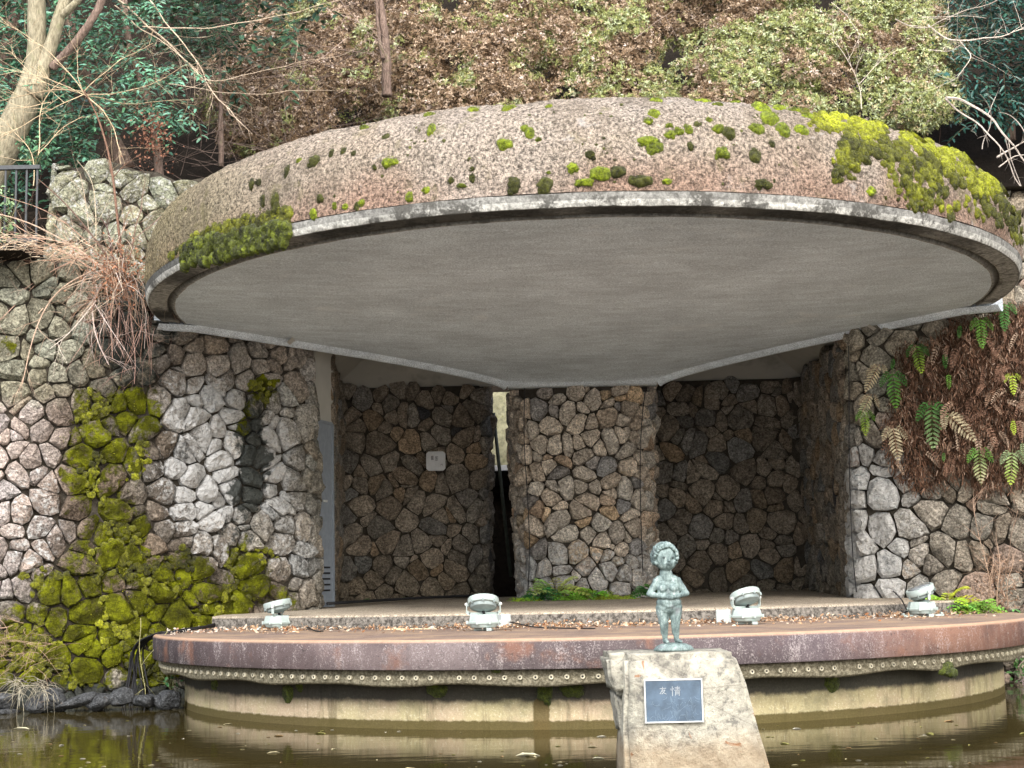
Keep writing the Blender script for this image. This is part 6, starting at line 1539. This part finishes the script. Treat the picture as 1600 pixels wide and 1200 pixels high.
def bushlet(name, x0, x1, y0, y1, Y, n, col, leaf, label, cat='plant', width=.5):
    p = at((x0 + x1) / 2, y1, Y); root = empty(name, p, label, cat); q = np.array([tuple(at(rnd.uniform(x0, x1), rnd.uniform(y0, y1), Y + rnd.uniform(-.12, .12))) for _ in range(n)])
    D = randdir(n) + np.array([0, -.3, -.1]); N_ = randdir(n) * .5 + np.array([0, -.5, .8]); Cc = np.array(col) * rng.uniform(.6, 1.5, (n, 1))
    link('leaves', leaf_mesh('leaves', q, D, N_, rng.uniform(.7, 1.2, n) * leaf, rng.uniform(.7, 1.1, n) * leaf * width, Cc, 'hex'), M['glossy'], root)
    m = MB()
    for _ in range(6): grow(m, p, Vector((rnd.gauss(0, .4), -.2, 1)), (at(x0, y0, Y) - at(x0, y1, Y)).length * .8, .006, 1, rnd, (.2, .2, .1))
    m.build('stems', M['twig'], root, cols=True)
bushlet('leafy_plant', 1580, 1625, 955, 1070, -.3, 150, (.10, .26, .07), .085, 'leafy green plant hanging beside the right end of the stage')
bushlet('leafy_plant', 256, 280, 1035, 1082, -.75, 26, (.09, .28, .10), .075, 'small green plant under the left end of the stage rim')
bushlet('ivy_plant', -10, 25, 290, 380, -.1, 90, (.24, .36, .18), .07, 'pale green leafy plant in the railing at the far left')
bushlet('leafy_plant', 30, 78, 215, 262, 1.2, 110, (.10, .24, .12), .085, 'glossy green plant on top of the wall at the far left')
db2 = branches('dead_plant', 'dry brown stems and leaves on the stage end, right of the ferns', 'dead plant', [([(1545, 945), (1548, 900), (1552, 865)], .010), ([(1560, 950), (1562, 900), (1558, 850)], .009), ([(1575, 950), (1575, 910), (1580, 870)], .007), ([(1520, 955), (1540, 920), (1555, 900)], .008), ([(1500, 930), (1540, 945), (1590, 950)], .007), ([(1555, 950), (1540, 880), (1530, 820), (1520, 780)], .005), ([(1560, 940), (1575, 860), (1590, 800)], .005)], -.2, (.42, .30, .22), 9, 5, .2)
n = 420; P_ = np.array([tuple(at(rnd.gauss(1560, 16), rnd.uniform(865, 955), -.2 + rnd.uniform(-.15, .1))) for _ in range(n)])
link('dry_leaves', leaf_mesh('dry_leaves', P_, randdir(n) + np.array([0, 0, -.8]), randdir(n), rng.uniform(.03, .09, n), rng.uniform(.008, .022, n), np.array([.40, .27, .19]) * rng.uniform(.5, 1.3, (n, 1))), M['dead'], db2)
branches('dead_plant', 'purplish dry stems over the water below the right end of the stage', 'dead plant', [([(1600, 1065), (1585, 1080), (1574, 1100)], .008), ([(1610, 1060), (1590, 1068), (1575, 1072)], .007), ([(1605, 1085), (1592, 1095), (1580, 1120)], .006), ([(1600, 1050), (1590, 1090), (1596, 1125)], .006)], -.4, (.40, .32, .33), 10, 9, .2)

# ------------------------------------------------------------------ rocks, dry grass at the waterline, litter
def rock(x, y, w, h, Y, seed, label, col, mat='stone', d=.2, sharp=0.0):
    p = at(x, y, Y); s = (p - CAM).length / FP; bm = bmesh.new(); bmesh.ops.create_icosphere(bm, subdivisions=3, radius=1); rd = random.Random(seed)
    cutn = [Vector((rd.gauss(0, 1), rd.gauss(0, 1), rd.gauss(0, 1))).normalized() for _ in range(9)]
    for v in bm.verts:
        q = v.co.copy()
        for c in cutn:
            dd = q.dot(c)
            if dd > .62: q -= c * (dd - .62) * .85
        q *= 1 + .16 * noise.noise(q * 2 + Vector((seed, 0, 0))) + .05 * noise.noise(q * 7 + Vector((seed, 0, 0)))
        q.x += q.z * sharp; v.co = Vector((q.x * w * s, q.y * d, q.z * h * s))
    V = [v.co.copy() for v in bm.verts]; F = [tuple(v.index for v in f.verts) for f in bm.faces]; bm.free()
    C = [(col[0], col[1], col[2], 0.0)] * len(V); A = [(.10, .30, 0, 1)] * len(V)
    t = link('waterline_rock', pymesh('waterline_rock', V, F, True, C, A), M[mat], None, p); tag(t, label, 'rock', 'dark rocks along the waterline on the left'); return t
for k, (x, y, w, h, sh, lab) in enumerate([(5, 1097, 28, 16, 0, 'dark rock at the far left edge of the waterline'), (12, 1114, 18, 8, 0, 'low flat rock just in the water at the far left'), (62, 1100, 24, 17, .2, 'rock half hidden under dry grass on the left waterline'), (85, 1092, 22, 22, 0, 'tall grey rock right of the dry grass'),
                                          (120, 1096, 30, 14, .9, 'pointed pale-topped rock slanting right on the left waterline'), (157, 1095, 25, 15, 0, 'round dark rock in the middle of the row'), (188, 1090, 27, 17, -.1, 'broad dark grey rock, second from the cables'), (225, 1095, 26, 14, 0, 'low dark rock nearest the cables'), (262, 1093, 24, 16, 0, 'dark rock behind the cables under the stage rim')]):
    rock(x, y, w, h, -1.45, k + 3, lab, (.10, .105, .11), d=.22, sharp=sh)
dg_ = empty('dry_grass', at(50, 1110, -1.6), 'tufts of pale dry grass hanging over the waterline rocks at the far left', 'dry grass', kind='stuff')
m = MB()
for _ in range(80):
    x = rnd.choice([rnd.gauss(30, 7), rnd.gauss(66, 9)]); p = at(x, rnd.uniform(1060, 1085), -1.62); d = Vector((rnd.gauss(0, .25), -.25, rnd.uniform(-.2, .5))); grow(m, p, d, rnd.uniform(.15, .34), .0028, 0, rnd, (.36, .33, .25), .55, seg=4)
for _ in range(60):
    p = at(rnd.uniform(-20, 90), rnd.gauss(1010, 22), -1.25); grow(m, p, Vector((rnd.gauss(0, .8), -.3, rnd.gauss(0, .5))), rnd.uniform(.15, .4), .003, 1, rnd, (.36, .25, .18), .2, (0, 2), seg=4)
m.build('blades', M['twig'], dg_, cols=True)
branches('hanging_vine', 'thin yellow vine hanging down to the water left of the stage end', 'vine', [([(219, 965), (220, 1010), (224, 1060), (229, 1100)], .005), ([(262, 985), (240, 1015), (225, 1040)], .004), ([(224, 1060), (235, 1075), (245, 1090)], .003)], -1.3, (.45, .42, .20), 11, 1, .12)
# leaf litter on the stage, swept against the tier
def litter():
    P_ = []; CC = []; rd = random.Random(6); LL = []
    for _ in range(3400):
        X = rd.uniform(-4.1, 4.3); f_ = tier_front(X); dens = .35 + .65 * max(0, noise.noise(Vector((X * 1.3, 1, 2))) * 1.8 + .35)
        if rd.random() > dens: continue
        Y = f_ - abs(rd.gauss(0, .16)) - .01 if rd.random() < .8 else f_ - rd.uniform(0, 1.3)
        if X * X + Y * Y > 4.8 ** 2: continue
        P_.append((X, Y, .006 + abs(rd.gauss(0, .018)) * (1 if f_ - Y < .3 else .2))); r = rd.random(); t_ = rd.uniform(.7, 1.25)
        c = (.48, .31, .19) if r < .55 else ((.72, .58, .44) if r < .8 else ((.34, .16, .08) if r < .93 else (.80, .74, .66))); CC.append(tuple(v * t_ for v in c)); LL.append(rd.uniform(.025, .06))
    n = len(P_); LL = np.array(LL)
    o = link('leaf_litter', leaf_mesh('leaf_litter', np.array(P_), randdir(n) * np.array([1, 1, .6]), randdir(n) + np.array([0, 0, .8]), LL, LL * rng.uniform(.25, .6, n), np.array(CC), 'hex'), M['dead'])
    tag(o, 'dry orange and pale leaf litter swept along the step of the stage', 'leaf litter', kind='stuff')
    P_ = []; CC = []; LL = []
    for _ in range(420):   # scattered on the left end under the cables and the right end
        x = rd.uniform(262, 500); y = 992 - (x - 262) * .06 + rd.uniform(-6, 2); q = on_deck(x, y) 
        if q.x ** 2 + q.y ** 2 > 4.85 ** 2: continue
        P_.append((q.x, q.y, .01 + rd.random() * .02)); CC.append(rd.choice([(.7, .6, .5), (.5, .3, .2), (.75, .7, .62)])); LL.append(rd.uniform(.02, .05))
    n = len(P_); LL = np.array(LL)
    o = link('leaf_litter', leaf_mesh('leaf_litter', np.array(P_), randdir(n) * np.array([1, 1, .6]), randdir(n) + np.array([0, 0, .8]), LL, LL * .5, np.array(CC), 'hex'), M['dead'])
    tag(o, 'pale litter scattered over the left end of the stage by the cables', 'leaf litter', kind='stuff')
litter()
# floating bits on the pond
P_ = []; LL = []; CC = []; rd = random.Random(14)
for _ in range(190):
    x, y = rd.uniform(-60, 1660), 1118 + rd.random() ** .8 * 90; q = atz(x, y, -.783)
    if q.x ** 2 + q.y ** 2 < 4.75 ** 2 or q.y > -1.6: continue
    P_.append(tuple(q)); LL.append(rd.uniform(.02, .055) if rd.random() < .85 else rd.uniform(.07, .13)); CC.append(rd.choice([(.5, .45, .28), (.30, .2, .1), (.62, .6, .5), (.25, .24, .08)]))
n = len(P_); LL = np.array(LL); dd = randdir(n); dd[:, 2] = 0; dd[:, 1] *= .4
o = link('floating_leaves', leaf_mesh('floating_leaves', np.array(P_), dd, np.tile([0, 0, 1.0], (n, 1)), LL, LL * rng.uniform(.2, .5, n), np.array(CC), 'hex'), M['dead']); tag(o, 'small leaves and scum floating on the pond', 'floating leaves', kind='stuff')
for (x, y, w, lab) in ((805, 1181, .20, 'pale oval leaf floating right of the reflected wall stain'), (925, 1185, .09, 'small pale leaf floating beside the pedestal'), (20, 1139, .16, 'whitish scrap floating at the far left')):
    q = atz(x, y, -.779); me = leaf_mesh('floating_leaf', np.array([tuple(q)]), np.array([[1, .1, 0]]), np.array([[0, 0, 1.0]]), np.array([w]), np.array([w * .7]), np.array([[.55, .52, .36]]), 'hex'); tag(link('floating_leaf', me, M['dead']), lab, 'leaf')
# broken stone on the stage, sticks
p = on_deck(926, 976); bm = bmesh.new(); bmesh.ops.create_icosphere(bm, subdivisions=2, radius=1)
for v in bm.verts: v.co = Vector((v.co.x * .075, v.co.y * .05, v.co.z * .055 + .045)) * (1 + .25 * noise.noise(v.co * 2.2))
me = bpy.data.meshes.new('broken_stone'); bm.to_mesh(me); bm.free(); tag(link('broken_stone', me, M['pebble'], None, p), 'pale broken stone lying against the step behind the statue', 'stone')
m = MB(); m.tube([on_deck(348, 984) + Vector((0, 0, .02)), on_deck(366, 974) + Vector((0, 0, .12)), atz(384, 957, .12)], .008, 5, True, (.62, .48, .34, 1)); tag(m.build('stick', M['twig'], cols=True), 'pale stick leaning on the cables at the left of the stage', 'stick')
m = MB(); m.tube([on_deck(600, 984), on_deck(640, 983), on_deck(682, 983)], .010, 5, True, (.66, .52, .34, 1)); tag(m.build('bamboo_cane', M['twig'], cols=True), 'short bamboo cane lying on the stage left of the second floodlight', 'cane')
m = MB(); m.tube([at(512, 943, 1.6), at(560, 940, 2.6), at(660, 934, 4.6), at(762, 930, 4.9)], .022, 6); tag(m.build('dark_pipe', M['black'], smooth=True), 'dark pipe lying along the foot of the left alcove wall', 'pipe')
